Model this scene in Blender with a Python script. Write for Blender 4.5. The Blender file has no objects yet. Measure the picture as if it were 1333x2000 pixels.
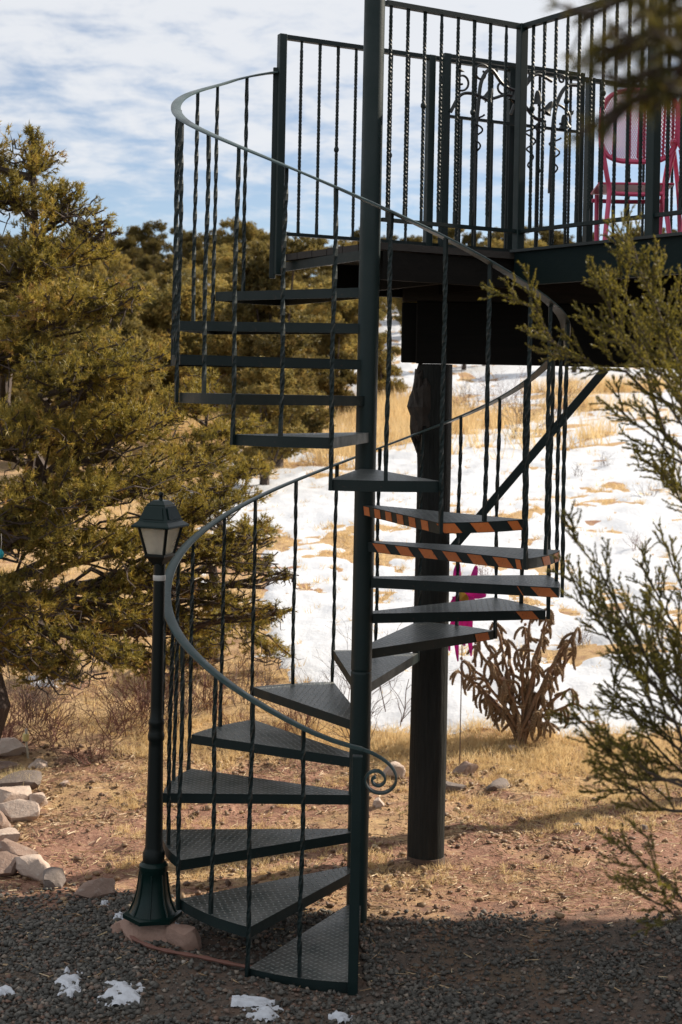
import bpy, bmesh, math, random
import numpy as np
from mathutils import Vector, Matrix
R = math.radians
PI = math.pi
rng = np.random.default_rng(7)
random.seed(7)
scene = bpy.context.scene
col = scene.collection

# ------------------------------------------------------------------ camera, sky, sun, exposure
F, CY, ROLL, ZC = 2794.0, 766.7, 0.0201, 2.64           # focal length and horizon in photo pixels, roll, eye height
cam_data = bpy.data.cameras.new('camera'); cam = bpy.data.objects.new('camera', cam_data); col.objects.link(cam)
cam_data.sensor_fit = 'VERTICAL'; cam_data.sensor_height = 36.0; cam_data.lens = F / 2000 * 36
cam_data.shift_y = -(1000 - CY) / 2000
cam_data.clip_start = 0.05; cam_data.clip_end = 2000
cam.matrix_world = Matrix.Translation((0, 0, ZC)) @ Matrix.Rotation(PI/2, 4, 'X') @ Matrix.Rotation(ROLL, 4, 'Z')
cam_data.dof.use_dof = True; cam_data.dof.focus_distance = 6.9; cam_data.dof.aperture_fstop = 4.6
scene.camera = cam

SUN_AZ, SUN_EL = R(63), R(34)                            # azimuth clockwise from +Y
wd = bpy.data.worlds.new('World'); scene.world = wd; wd.use_nodes = True
wt = wd.node_tree; wt.nodes.clear()
def wn(t, **k):
    n = wt.nodes.new(t)
    for a, b in k.items(): setattr(n, a, b)
    return n
sky = wn('ShaderNodeTexSky', sky_type='NISHITA', sun_disc=False, sun_elevation=SUN_EL, sun_rotation=SUN_AZ, altitude=2000, air_density=1.0, dust_density=1.2, ozone_density=1.3)
tc = wn('ShaderNodeTexCoord'); sep = wn('ShaderNodeSeparateXYZ'); wt.links.new(tc.outputs['Generated'], sep.inputs[0])
def wmath(op, a, b=None, clamp=False):
    n = wn('ShaderNodeMath', operation=op, use_clamp=clamp)
    for i, v in enumerate((a, b)):
        if v is None: continue
        if isinstance(v, (int, float)): n.inputs[i].default_value = v
        else: wt.links.new(v, n.inputs[i])
    return n.outputs[0]
zz = wmath('ADD', wmath('MAXIMUM', sep.outputs[2], 0.0), 0.12)
cmb = wn('ShaderNodeCombineXYZ')
wt.links.new(wmath('DIVIDE', sep.outputs[0], zz), cmb.inputs[0]); wt.links.new(wmath('DIVIDE', sep.outputs[1], zz), cmb.inputs[1])
nz1 = wn('ShaderNodeTexNoise'); nz1.inputs['Scale'].default_value = 5.5; nz1.inputs['Detail'].default_value = 6; nz1.inputs['Roughness'].default_value = 0.62; nz1.inputs['Distortion'].default_value = 0.25
nz2 = wn('ShaderNodeTexNoise'); nz2.inputs['Scale'].default_value = 0.55; nz2.inputs['Detail'].default_value = 3
wt.links.new(cmb.outputs[0], nz1.inputs['Vector']); wt.links.new(cmb.outputs[0], nz2.inputs['Vector'])
cl = wmath('ADD', wmath('MULTIPLY', nz1.outputs['Fac'], 0.75), wmath('MULTIPLY', nz2.outputs['Fac'], 0.5))
cl = wmath('ADD', cl, wmath('MULTIPLY', wmath('MINIMUM', sep.outputs[2], 0.3), 1.5))
cr = wn('ShaderNodeMapRange'); cr.inputs['From Min'].default_value = 0.72; cr.inputs['From Max'].default_value = 1.02; cr.interpolation_type = 'SMOOTHSTEP'
wt.links.new(cl, cr.inputs['Value'])
mixc = wn('ShaderNodeMix', data_type='RGBA'); mixc.inputs['B'].default_value = (7.0, 7.1, 7.3, 1)
wt.links.new(wmath('ADD', wmath('MULTIPLY', cr.outputs[0], 0.76), 0.13), mixc.inputs['Factor']); wt.links.new(sky.outputs[0], mixc.inputs['A'])
bg = wn('ShaderNodeBackground'); bg.inputs['Strength'].default_value = 0.082
wo = wn('ShaderNodeOutputWorld')
wt.links.new(mixc.outputs['Result'], bg.inputs[0]); wt.links.new(bg.outputs[0], wo.inputs[0])

sl = bpy.data.lights.new('sun', 'SUN'); sl.energy = 5.0; sl.angle = R(0.5); sl.color = (1, 0.89, 0.74)
so = bpy.data.objects.new('sun', sl); col.objects.link(so)
sd = Vector((math.sin(SUN_AZ)*math.cos(SUN_EL), math.cos(SUN_AZ)*math.cos(SUN_EL), math.sin(SUN_EL)))
so.rotation_euler = sd.to_track_quat('Z', 'Y').to_euler(); so.location = sd * 60
scene.view_settings.view_transform = 'Standard'; scene.view_settings.look = 'None'
scene.view_settings.exposure = 0.62; scene.view_settings.gamma = 1.0; scene.view_settings.use_curve_mapping = False
scene.render.engine = 'CYCLES'

# ------------------------------------------------------------------ helpers
def at(px, py, Y):
    """photo pixel at a known distance -> point in the place"""
    a, b = px - 666.5, py - CY; c, s = math.cos(ROLL), math.sin(ROLL)
    return Vector(((c*a + s*b)/F*Y, Y, ZC - (-s*a + c*b)/F*Y))
def tag(o, label=None, cat=None, group=None, kind=None):
    if label: o['label'] = label
    if cat: o['category'] = cat
    if group: o['group'] = group
    if kind: o['kind'] = kind
    return o
def empty(name, loc, label, cat, group=None, rz=0):
    o = bpy.data.objects.new(name, None); o.empty_display_size = 0.1; col.objects.link(o)
    o.location = loc; o.rotation_euler = (0, 0, rz)
    return tag(o, label, cat, group)
def link(name, me, mat, parent=None, loc=(0, 0, 0), rot=(0, 0, 0), scale=(1, 1, 1)):
    o = bpy.data.objects.new(name, me); col.objects.link(o)
    if mat is not None and not me.materials: me.materials.append(mat)
    o.parent = parent; o.location = loc; o.rotation_euler = rot; o.scale = scale
    return o
def mesh_np(name, V, Fc, mat=None, smooth=False, tint=None):
    """V (n,3), Fc list of (m,k) int arrays or one array"""
    V = np.asarray(V, np.float32)
    if isinstance(Fc, np.ndarray): Fc = [Fc]
    me = bpy.data.meshes.new(name)
    me.vertices.add(len(V)); me.vertices.foreach_set('co', V.ravel())
    nl = sum(f.size for f in Fc); npoly = sum(len(f) for f in Fc)
    me.loops.add(nl); me.polygons.add(npoly)
    me.loops.foreach_set('vertex_index', np.concatenate([f.ravel() for f in Fc]).astype(np.int32))
    tot = np.concatenate([np.full(len(f), f.shape[1]) for f in Fc]); st = np.concatenate([[0], np.cumsum(tot)[:-1]])
    me.polygons.foreach_set('loop_start', st.astype(np.int32))
    if smooth: me.polygons.foreach_set('use_smooth', np.ones(npoly, bool))
    me.update(calc_edges=True)
    if tint is not None:
        a = me.attributes.new('tint', 'FLOAT', 'FACE'); a.data.foreach_set('value', np.asarray(tint, np.float32))
    if mat is not None: me.materials.append(mat)
    return me
class MB:
    """collects plain shapes into one mesh"""
    def __init__(s): s.v = []; s.f = []
    def add(s, vs, fs):
        n = len(s.v); s.v += [tuple(v) for v in vs]; s.f += [tuple(i + n for i in f) for f in fs]
    def box(s, c, sz, rot=None):
        c = Vector(c); h = [x/2 for x in sz]
        vs = [Vector((x*h[0], y*h[1], z*h[2])) for x in (-1, 1) for y in (-1, 1) for z in (-1, 1)]
        if rot is not None: vs = [rot @ v for v in vs]
        s.add([c + v for v in vs], [(0,1,3,2), (4,6,7,5), (0,4,5,1), (2,3,7,6), (0,2,6,4), (1,5,7,3)])
    def bar(s, a, b, w, h, up=(0, 0, 1)):
        a, b = Vector(a), Vector(b); d = (b - a); L = d.length; d.normalize(); up = Vector(up)
        if abs(d.dot(up)) > 0.98: up = Vector((1, 0, 0))
        x = d.cross(up).normalized(); z = x.cross(d)
        s.box((a + b)/2, (w, L, h), Matrix((x, d, z)).transposed())
    def tube(s, pts, rad, n=8, cap=True, flat=None):
        pts = [Vector(p) for p in pts]; m = len(pts)
        if not hasattr(rad, '__len__'): rad = [rad]*m
        t0 = (pts[1] - pts[0]).normalized(); ref = Vector((0, 0, 1)) if abs(t0.z) < 0.9 else Vector((1, 0, 0))
        x = t0.cross(ref).normalized(); vs = []
        for i in range(m):
            t = (pts[min(i+1, m-1)] - pts[max(i-1, 0)]).normalized()
            x = (x - t*x.dot(t)).normalized(); y = t.cross(x)
            for k in range(n):
                a = 2*PI*k/n
                vs.append(pts[i] + (x*math.cos(a) + y*math.sin(a))*rad[i])
        fs = [(i*n+k, i*n+(k+1) % n, (i+1)*n+(k+1) % n, (i+1)*n+k) for i in range(m-1) for k in range(n)]
        if cap: fs += [tuple(range(n))[::-1], tuple((m-1)*n + k for k in range(n))]
        s.add(vs, fs)
    def lathe(s, prof, n=16, c=(0, 0, 0), rot0=0, cap=True):
        m = len(prof); vs = []
        for r, z in prof:
            for k in range(n):
                a = rot0 + 2*PI*k/n; vs.append((c[0]+r*math.cos(a), c[1]+r*math.sin(a), c[2]+z))
        fs = [(i*n+k, i*n+(k+1) % n, (i+1)*n+(k+1) % n, (i+1)*n+k) for i in range(m-1) for k in range(n)]
        if cap: fs += [tuple(range(n))[::-1], tuple((m-1)*n + k for k in range(n))]
        s.add(vs, fs)
    def mesh(s, name, mat=None, smooth=False, bevel=0):
        me = bpy.data.meshes.new(name); me.from_pydata(s.v, [], s.f)
        if bevel:
            bm = bmesh.new(); bm.from_mesh(me)
            bmesh.ops.bevel(bm, geom=list(bm.edges), offset=bevel, segments=1, affect='EDGES'); bm.to_mesh(me); bm.free()
        if smooth:
            for p in me.polygons: p.use_smooth = True
            me.set_sharp_from_angle(angle=R(40))
        if mat: me.materials.append(mat)
        return me
    def build(s, name, mat, parent=None, smooth=False, bevel=0, **k):
        return link(name, s.mesh(name, mat, smooth, bevel), mat, parent, **k)

# value noise in numpy
_perm = np.random.default_rng(11).permutation(512); _val = np.random.default_rng(12).random(512)
def vn(x, y, seed=0):
    x = np.asarray(x, float) + 31.7*seed; y = np.asarray(y, float) - 17.3*seed
    xi = np.floor(x).astype(int); yi = np.floor(y).astype(int); fx = x - xi; fy = y - yi
    fx = fx*fx*(3-2*fx); fy = fy*fy*(3-2*fy)
    h = lambda a, b: _val[(_perm[a & 511] + b*57) & 511]
    return (h(xi, yi)*(1-fx) + h(xi+1, yi)*fx)*(1-fy) + (h(xi, yi+1)*(1-fx) + h(xi+1, yi+1)*fx)*fy
def fbm(x, y, oct=4, seed=0, lac=2.1, g=0.5):
    s = 0; a = 1; t = 0
    for i in range(oct):
        s = s + a*vn(x, y, seed+i*3); t += a; a *= g; x = np.asarray(x)*lac; y = np.asarray(y)*lac
    return s/t
def sstep(a, b, x): t = np.clip((np.asarray(x, float)-a)/(b-a), 0, 1); return t*t*(3-2*t)

# ------------------------------------------------------------------ materials
class NT:
    def __init__(s, name):
        s.m = bpy.data.materials.new(name); s.m.use_nodes = True; s.t = s.m.node_tree; s.p = s.t.nodes['Principled BSDF']; s.o = s.t.nodes['Material Output']
        s._tc = None
    def n(s, t, **k):
        n = s.t.nodes.new(t)
        for a, b in k.items(): setattr(n, a, b)
        return n
    def l(s, a, b): s.t.links.new(a, b)
    def co(s, which='Object'):
        if s._tc is None: s._tc = s.n('ShaderNodeTexCoord')
        return s._tc.outputs[which]
    def noise(s, scale, detail=4, rough=0.55, vec=None, stretch=None, dist=0):
        n = s.n('ShaderNodeTexNoise'); n.inputs['Scale'].default_value = scale; n.inputs['Detail'].default_value = detail; n.inputs['Roughness'].default_value = rough; n.inputs['Distortion'].default_value = dist
        v = vec if vec is not None else s.co()
        if stretch:
            mp = s.n('ShaderNodeMapping'); mp.inputs['Scale'].default_value = stretch; s.l(v, mp.inputs[0]); v = mp.outputs[0]
        s.l(v, n.inputs['Vector']); return n.outputs['Fac']
    def ramp(s, fac, stops):
        r = s.n('ShaderNodeValToRGB'); e = r.color_ramp.elements
        while len(e) < len(stops): e.new(0.5)
        for i, (p, c) in enumerate(stops): e[i].position = p; e[i].color = (*c, 1) if len(c) == 3 else c
        s.l(fac, r.inputs[0]); return r.outputs[0]
    def rng(s, fac, a, b, c=0, d=1):
        r = s.n('ShaderNodeMapRange'); r.inputs[1].default_value = a; r.inputs[2].default_value = b; r.inputs[3].default_value = c; r.inputs[4].default_value = d
        s.l(fac, r.inputs[0]); return r.outputs[0]
    def math(s, op, a, b=None, clamp=False):
        n = s.n('ShaderNodeMath', operation=op, use_clamp=clamp)
        for i, v in enumerate((a, b)):
            if v is None: continue
            if isinstance(v, (int, float)): n.inputs[i].default_value = v
            else: s.l(v, n.inputs[i])
        return n.outputs[0]
    def mix(s, fac, a, b):
        n = s.n('ShaderNodeMix', data_type='RGBA')
        for v, i in ((fac, 'Factor'), (a, 'A'), (b, 'B')):
            if isinstance(v, (tuple, list)): n.inputs[i].default_value = (*v, 1)
            elif isinstance(v, (int, float)): n.inputs[i].default_value = v
            else: s.l(v, n.inputs[i])
        return n.outputs['Result']
    def base(s, c, rough=0.6, spec=None):
        if isinstance(c, (tuple, list)): s.p.inputs['Base Color'].default_value = (*c, 1)
        else: s.l(c, s.p.inputs['Base Color'])
        if isinstance(rough, (int, float)): s.p.inputs['Roughness'].default_value = rough
        else: s.l(rough, s.p.inputs['Roughness'])
        if spec is not None: s.p.inputs['Specular IOR Level'].default_value = spec
        return s
    def bump(s, h, strength=0.5, dist=0.01):
        b = s.n('ShaderNodeBump'); b.inputs['Strength'].default_value = strength; b.inputs['Distance'].default_value = dist
        s.l(h, b.inputs['Height']); s.l(b.outputs[0], s.p.inputs['Normal']); return s

def mat_paint(name, c1, c2, rough=0.38, worn=(0.055, 0.032, 0.022), wornamt=0.64):
    m = NT(name); n1 = m.noise(9, 5); n2 = m.noise(45, 4, 0.7); n3 = m.noise(170, 3)
    c = m.mix(n1, c1, c2); w = m.rng(n2, wornamt, wornamt+0.08)
    c = m.mix(w, c, worn)
    m.base(c, m.rng(n1, 0.3, 0.7, rough-0.08, rough+0.14), 0.35); m.bump(n3, 0.18, 0.003); return m.m
M = {}
M['green'] = mat_paint('green_paint', (0.0022, 0.0085, 0.0085), (0.0045, 0.015, 0.015), 0.5)
M['green_pole'] = mat_paint('green_pole_paint', (0.0028, 0.012, 0.012), (0.005, 0.018, 0.018), 0.46, wornamt=0.74)
M['rail'] = mat_paint('rail_paint_sheen', (0.022, 0.045, 0.045), (0.045, 0.070, 0.070), 0.32, (0.16, 0.13, 0.11), 0.66)  # base lightened to put the sky's sheen into the handrail colour
def mat_plate():
    m = NT('diamond_plate'); sx = m.n('ShaderNodeSeparateXYZ'); m.l(m.co(), sx.inputs[0])
    k = 1/0.029
    u = m.math('MULTIPLY', m.math('ADD', sx.outputs[0], sx.outputs[1]), k*0.7071); v = m.math('MULTIPLY', m.math('SUBTRACT', sx.outputs[0], sx.outputs[1]), k*0.7071)
    fu = m.math('ABSOLUTE', m.math('SUBTRACT', m.math('FRACT', u), 0.5)); fv = m.math('ABSOLUTE', m.math('SUBTRACT', m.math('FRACT', v), 0.5))
    par = m.math('FRACT', m.math('MULTIPLY', m.math('ADD', m.math('FLOOR', u), m.math('FLOOR', v)), 0.5))
    par = m.math('GREATER_THAN', m.math('ABSOLUTE', par), 0.25)
    def lens(a, b): return m.math('SUBTRACT', 1.0, m.math('ADD', m.math('MULTIPLY', a, 2.0), m.math('MULTIPLY', m.math('MULTIPLY', b, b), 36)), True)
    h = m.math('ADD', m.math('MULTIPLY', par, lens(fu, fv)), m.math('MULTIPLY', m.math('SUBTRACT', 1.0, par), lens(fv, fu)))
    n1 = m.noise(7, 5, 0.6); n2 = m.noise(60, 4, 0.7)
    dust = m.rng(m.math('ADD', n1, m.math('MULTIPLY', n2, 0.35)), 0.5, 0.85)
    c = m.mix(dust, (0.030, 0.042, 0.041), (0.13, 0.13, 0.12))
    c = m.mix(m.math('MULTIPLY', m.rng(h, 0.05, 0.4), 0.9), c, (0.30, 0.315, 0.305))
    m.base(c, m.rng(n2, 0.3, 0.7, 0.28, 0.5)); m.bump(h, 1.0, 0.012); return m.m
M['plate'] = mat_plate()
def simple(name, c1, c2, scale=12, rough=0.7, bump=0.3, bd=0.01, stretch=None, spec=None, detail=5):
    m = NT(name); n = m.noise(scale, detail, 0.6, stretch=stretch); m.base(m.mix(n, c1, c2), rough, spec)
    if bump: m.bump(n, bump, bd)
    return m.m
def mat_tape():
    m = NT('orange_tape'); n1 = m.noise(30, 4); n2 = m.noise(70, 5, 0.7)
    m.base(m.mix(m.rng(n2, 0.60, 0.72), m.mix(n1, (0.50, 0.115, 0.02), (0.64, 0.19, 0.045)), (0.05, 0.03, 0.02)), 0.55); return m.m
M['orange'] = mat_tape()
M['log'] = simple('dark_log', (0.008, 0.0095, 0.0095), (0.040, 0.041, 0.038), 12, 0.7, 0.9, 0.016, (6, 6, 0.35))
M['burl'] = simple('burl_bark', (0.008, 0.007, 0.006), (0.06, 0.045, 0.035), 14, 0.8, 0.8, 0.02)
M['log_foot'] = simple('log_foot', (0.05, 0.032, 0.024), (0.12, 0.075, 0.052), 14, 0.9, 0.5, 0.01, (5, 5, 0.6))
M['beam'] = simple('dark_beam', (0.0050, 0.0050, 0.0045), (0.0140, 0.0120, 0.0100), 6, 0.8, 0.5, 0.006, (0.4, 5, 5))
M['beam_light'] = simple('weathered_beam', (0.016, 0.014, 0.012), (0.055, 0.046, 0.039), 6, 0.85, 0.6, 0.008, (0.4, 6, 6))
M['fascia'] = simple('green_board', (0.0035, 0.0100, 0.0105), (0.0060, 0.0150, 0.0150), 8, 0.6, 0.3, 0.004, (0.5, 6, 6))
M['board'] = simple('deck_board', (0.018, 0.015, 0.013), (0.045, 0.038, 0.033), 8, 0.85, 0.5, 0.005, (0.5, 8, 8))
for _k in ('log', 'beam', 'fascia', 'beam_light'): M[_k].node_tree.nodes['Principled BSDF'].inputs['Specular IOR Level'].default_value = 0.12
M['black_iron'] = simple('black_iron', (0.006, 0.009, 0.009), (0.014, 0.02, 0.02), 30, 0.5, 0.2, 0.003)
M['lamp_green'] = simple('lamp_green', (0.0020, 0.0120, 0.0105), (0.0035, 0.0170, 0.0150), 10, 0.33, 0.12, 0.003)
M['lamp_black'] = simple('lamp_black', (0.0030, 0.0055, 0.0055), (0.0060, 0.0095, 0.0090), 10, 0.42, 0.15, 0.003)
for _k in ('lamp_green', 'lamp_black'): M[_k].node_tree.nodes['Principled BSDF'].inputs['Specular IOR Level'].default_value = 0.22
M['metal'] = simple('bare_metal', (0.35, 0.34, 0.32), (0.55, 0.53, 0.5), 40, 0.4, 0.1, 0.002)
M['bulb'] = simple('bulb_glass', (0.62, 0.6, 0.55), (0.7, 0.68, 0.62), 8, 0.2, 0)
M['filament'] = simple('bulb_stem', (0.62, 0.26, 0.10), (0.72, 0.34, 0.15), 20, 0.5, 0)
def mat_glass():
    m = NT('dusty_glass'); n = m.noise(9, 4)
    g = m.n('ShaderNodeBsdfTransparent'); g.inputs[0].default_value = (0.93, 0.92, 0.88, 1); m.base((0.75, 0.72, 0.66), 0.16)
    tl = m.n('ShaderNodeBsdfTranslucent'); tl.inputs[0].default_value = (0.9, 0.87, 0.8, 1)
    mx = m.n('ShaderNodeMixShader'); m.l(m.rng(n, 0.3, 0.7, 0.28, 0.5), mx.inputs[0]); m.l(g.outputs[0], mx.inputs[1])
    m2 = m.n('ShaderNodeMixShader'); m2.inputs[0].default_value = 0.65; m.l(m.p.outputs[0], m2.inputs[1]); m.l(tl.outputs[0], m2.inputs[2]); m.l(m2.outputs[0], mx.inputs[2])
    m.l(mx.outputs[0], m.o.inputs[0]); return m.m
M['glass'] = mat_glass()
M['pink'] = simple('pink_paint', (0.60, 0.06, 0.15), (0.70, 0.09, 0.19), 14, 0.4, 0.1, 0.002)
def mat_cloth(name, c):
    m = NT(name); m.base(m.mix(m.noise(30), tuple(x*0.8 for x in c), c), 0.6); tl = m.n('ShaderNodeBsdfTranslucent'); tl.inputs[0].default_value = (*c, 1)
    mx = m.n('ShaderNodeMixShader'); mx.inputs[0].default_value = 0.45; m.l(m.p.outputs[0], mx.inputs[1]); m.l(tl.outputs[0], mx.inputs[2]); m.l(mx.outputs[0], m.o.inputs[0]); return m.m
M['magenta'] = mat_cloth('magenta_cloth', (0.62, 0.03, 0.36)); M['ochre'] = mat_cloth('ochre_cloth', (0.5, 0.33, 0.05)); M['turquoise'] = mat_cloth('turquoise_cloth', (0.03, 0.42, 0.48))
def mat_foliage(name, stops, trans=0.30, tcol=(0.32, 0.24, 0.03)):
    m = NT(name); a = m.n('ShaderNodeAttribute', attribute_name='tint'); c = m.ramp(a.outputs['Fac'], stops); m.base(c, 0.5, 0.3)
    tl = m.n('ShaderNodeBsdfTranslucent'); m.l(m.mix(0.6, c, tcol), tl.inputs[0])
    mx = m.n('ShaderNodeMixShader'); mx.inputs[0].default_value = trans; m.l(m.p.outputs[0], mx.inputs[1]); m.l(tl.outputs[0], mx.inputs[2]); m.l(mx.outputs[0], m.o.inputs[0]); return m.m
M['pinyon'] = mat_foliage('pinyon_needles', [(0.0, (0.060, 0.060, 0.022)), (0.35, (0.165, 0.140, 0.036)), (0.7, (0.36, 0.265, 0.058)), (0.9, (0.46, 0.31, 0.07)), (1.0, (0.28, 0.14, 0.065))], 0.32, (0.50, 0.38, 0.06))
for _n, _k in (('hill_tree_dark', 0.75), ('hill_tree', 1.35), ('hill_tree_gold', 2.0)):
    M[_n] = mat_foliage(_n, [(p_, tuple(c_*_k for c_ in q_)) for p_, q_ in [(0.0, (0.085, 0.085, 0.040)), (0.5, (0.185, 0.142, 0.046)), (0.85, (0.27, 0.175, 0.052)), (1.0, (0.27, 0.17, 0.075))]], 0.35, (0.36*_k, 0.27*_k, 0.07*_k))
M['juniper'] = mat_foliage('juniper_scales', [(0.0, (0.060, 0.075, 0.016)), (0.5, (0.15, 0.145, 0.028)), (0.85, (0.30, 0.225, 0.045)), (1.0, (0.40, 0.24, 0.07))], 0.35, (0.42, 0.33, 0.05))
M['near_pine'] = mat_foliage('near_pine_needles', [(0.0, (0.025, 0.035, 0.012)), (0.6, (0.05, 0.055, 0.015)), (1.0, (0.16, 0.08, 0.025))], 0.3)
M['straw'] = mat_foliage('dry_straw', [(0.0, (0.36, 0.22, 0.10)), (0.5, (0.62, 0.45, 0.22)), (0.9, (0.78, 0.63, 0.38)), (1.0, (0.16, 0.17, 0.04))], 0.45, (0.85, 0.66, 0.36))
M['litter'] = mat_foliage('straw_litter', [(0.0, (0.12, 0.07, 0.05)), (0.5, (0.36, 0.24, 0.13)), (1.0, (0.62, 0.49, 0.30))], 0.1, (0.5, 0.35, 0.18))
M['bark'] = simple('dark_bark', (0.030, 0.020, 0.016), (0.10, 0.072, 0.058), 22, 0.9, 0.7, 0.015, (3, 3, 0.8))
M['twig'] = simple('grey_twig', (0.07, 0.045, 0.038), (0.19, 0.13, 0.11), 30, 0.9, 0.2, 0.004)
M['red_twig'] = simple('red_twig', (0.11, 0.045, 0.035), (0.24, 0.12, 0.09), 30, 0.9, 0.2, 0.004)
M['cactus'] = simple('cholla_skin', (0.115, 0.072, 0.038), (0.26, 0.165, 0.088), 90, 0.85, 0.7, 0.01)
M['spine'] = simple('cholla_spine', (0.40, 0.28, 0.15), (0.58, 0.44, 0.27), 60, 0.7, 0)
M['cactus_wood'] = simple('cholla_wood', (0.13, 0.075, 0.045), (0.30, 0.18, 0.10), 40, 0.9, 0.7, 0.01)
M['cactus_fruit'] = simple('cholla_fruit', (0.26, 0.16, 0.12), (0.36, 0.24, 0.18), 60, 0.8, 0.4, 0.005)
def mat_rock(name, a, b, c):
    m = NT(name); n1 = m.noise(5, 6, 0.65); n2 = m.noise(28, 5, 0.7)
    m.base(m.mix(m.rng(n2, 0.55, 0.75), m.mix(n1, a, b), c), 0.9); m.bump(m.math('ADD', n1, m.math('MULTIPLY', n2, 0.5)), 0.7, 0.025); return m.m
M['rock_pale'] = mat_rock('pale_rock', (0.36, 0.26, 0.21), (0.52, 0.43, 0.36), (0.60, 0.53, 0.46))
M['rock_brown'] = mat_rock('brown_rock', (0.17, 0.11, 0.085), (0.30, 0.21, 0.165), (0.36, 0.30, 0.26))
M['rock_pink'] = mat_rock('pinkish_block', (0.24, 0.145, 0.11), (0.31, 0.20, 0.155), (0.28, 0.19, 0.15))
M['rock_grey'] = mat_rock('grey_rock', (0.11, 0.09, 0.08), (0.21, 0.17, 0.15), (0.26, 0.22, 0.20))
def mat_gravel():
    m = NT('gravel_stone'); a = m.n('ShaderNodeAttribute', attribute_name='tint')
    c = m.ramp(a.outputs['Fac'], [(0, (0.040, 0.039, 0.034)), (0.4, (0.090, 0.084, 0.073)), (0.65, (0.140, 0.129, 0.110)), (0.78, (0.17, 0.100, 0.072)), (0.9, (0.22, 0.18, 0.14)), (1, (0.38, 0.33, 0.28))]); m.base(c, 0.85); return m.m
M['gravel'] = mat_gravel()
def mat_ground():
    m = NT('ground_soil'); sx = m.n('ShaderNodeSeparateXYZ'); m.l(m.co(), sx.inputs[0]); Y = sx.outputs[1]
    n1 = m.noise(0.9, 6, 0.6); n2 = m.noise(6, 6, 0.65); n3 = m.noise(38, 5, 0.7); n4 = m.noise(120, 3, 0.7)
    dirt = m.mix(n2, (0.19, 0.090, 0.062), (0.34, 0.195, 0.14)); dirt = m.mix(m.rng(n3, 0.5, 0.72), dirt, (0.46, 0.30, 0.21)); dirt = m.mix(m.rng(n3, 0.46, 0.28), dirt, (0.085, 0.048, 0.038))
    straw = m.mix(n3, (0.36, 0.23, 0.11), (0.60, 0.44, 0.23))
    far = m.rng(Y, 9.0, 11.0)
    sm = m.rng(m.math('ADD', m.math('ADD', m.math('MULTIPLY', n1, 0.6), m.math('MULTIPLY', n2, 0.4)), m.math('MULTIPLY', far, 0.12)), 0.50, 0.62)
    c = m.mix(m.math('MULTIPLY', sm, 0.8), dirt, straw)
    gr = m.mix(n4, (0.055, 0.050, 0.043), (0.12, 0.108, 0.092)); gr = m.mix(m.rng(n2, 0.48, 0.66), gr, (0.12, 0.075, 0.056))
    gm = m.math('MULTIPLY', m.rng(m.math('ADD', Y, m.math('MULTIPLY', m.math('SUBTRACT', n2, 0.5), 1.4)), 7.2, 6.75), 0.85)
    c = m.mix(gm, c, gr)
    m.base(c, 0.95, 0.15); m.bump(m.math('ADD', m.math('MULTIPLY', n3, 0.7), m.math('MULTIPLY', n4, 0.5)), 0.7, 0.02); return m.m
M['ground'] = mat_ground()
def mat_snow():
    m = NT('snow'); n1 = m.noise(3, 5, 0.6); n2 = m.noise(26, 4, 0.6)
    m.base(m.mix(m.rng(n2, 0.6, 0.8), m.mix(n1, (0.50, 0.525, 0.57), (0.60, 0.615, 0.65)), (0.40, 0.385, 0.375)), 0.6, 0.3); m.bump(m.math('ADD', n1, m.math('MULTIPLY', n2, 0.3)), 0.5, 0.05); return m.m
M['snow'] = mat_snow()
M['stucco'] = simple('stucco', (0.36, 0.25, 0.17), (0.44, 0.32, 0.22), 8, 0.9, 0.4, 0.01)
M['roof'] = simple('metal_roof', (0.10, 0.05, 0.04), (0.15, 0.08, 0.06), 4, 0.5, 0.2, 0.01)
M['window'] = simple('window_glass', (0.02, 0.025, 0.03), (0.03, 0.035, 0.04), 3, 0.08, 0)
M['cord'] = simple('red_brown_pipe', (0.12, 0.045, 0.032), (0.19, 0.085, 0.06), 25, 0.7, 0.3, 0.004)
M['solar'] = simple('yellow_plastic', (0.62, 0.5, 0.17), (0.72, 0.6, 0.26), 20, 0.4, 0.1)
M['stake'] = simple('weathered_stake', (0.42, 0.36, 0.26), (0.6, 0.54, 0.42), 20, 0.8, 0.2)

# ------------------------------------------------------------------ terrain
PY = np.array([-40, 5, 6.6, 7.2, 7.9, 9.4, 10.5, 12, 14, 20, 30, 40, 50, 60, 75, 93, 100, 112, 150, 400])
PZ = np.array([0.14, .155, .15, .085, .03, .03, .06, .20, .42, 1.0, 1.70, 2.40, 3.3, 4.6, 7.0, 10.2, 10.9, 9.5, 2, -30])
_ys = np.arange(-45, 420, 0.25); _zs = np.interp(_ys, PY, PZ)
_k = np.hanning(9); _k /= _k.sum(); _zs = np.convolve(np.pad(_zs, 4, 'edge'), _k, 'valid')
def gz(x, y):
    x = np.asarray(x, float); y = np.asarray(y, float)
    z = np.interp(y, _ys, _zs)
    far = sstep(11, 30, y)
    z = z + far*(fbm(x*0.12, y*0.12, 3, 2)-0.5)*0.9*sstep(11, 45, y) + sstep(40, 95, y)*(fbm(x*0.05, y*0.03, 3, 5)-0.5)*3.0
    z = z + 0.045*np.clip(x, -2, 10)*sstep(12, 30, y)
    z = z + sstep(7.2, 8.5, y)*(fbm(x*1.3, y*1.3, 3, 8)-0.5)*0.10 + (fbm(x*6, y*6, 3, 9)-0.5)*(0.018+0.045*sstep(7, 8, y)*sstep(11.5, 10, y))
    z = z - 0.05*np.exp(-(((x-0.55)**2 + (y-6.35)**2)/0.5))*1.0
    return z
def gz1(x, y): return float(gz(np.array([x]), np.array([y]))[0])
def axis(parts): return np.unique(np.round(np.concatenate([np.arange(a, b, s) for a, b, s in parts]), 4))
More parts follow.
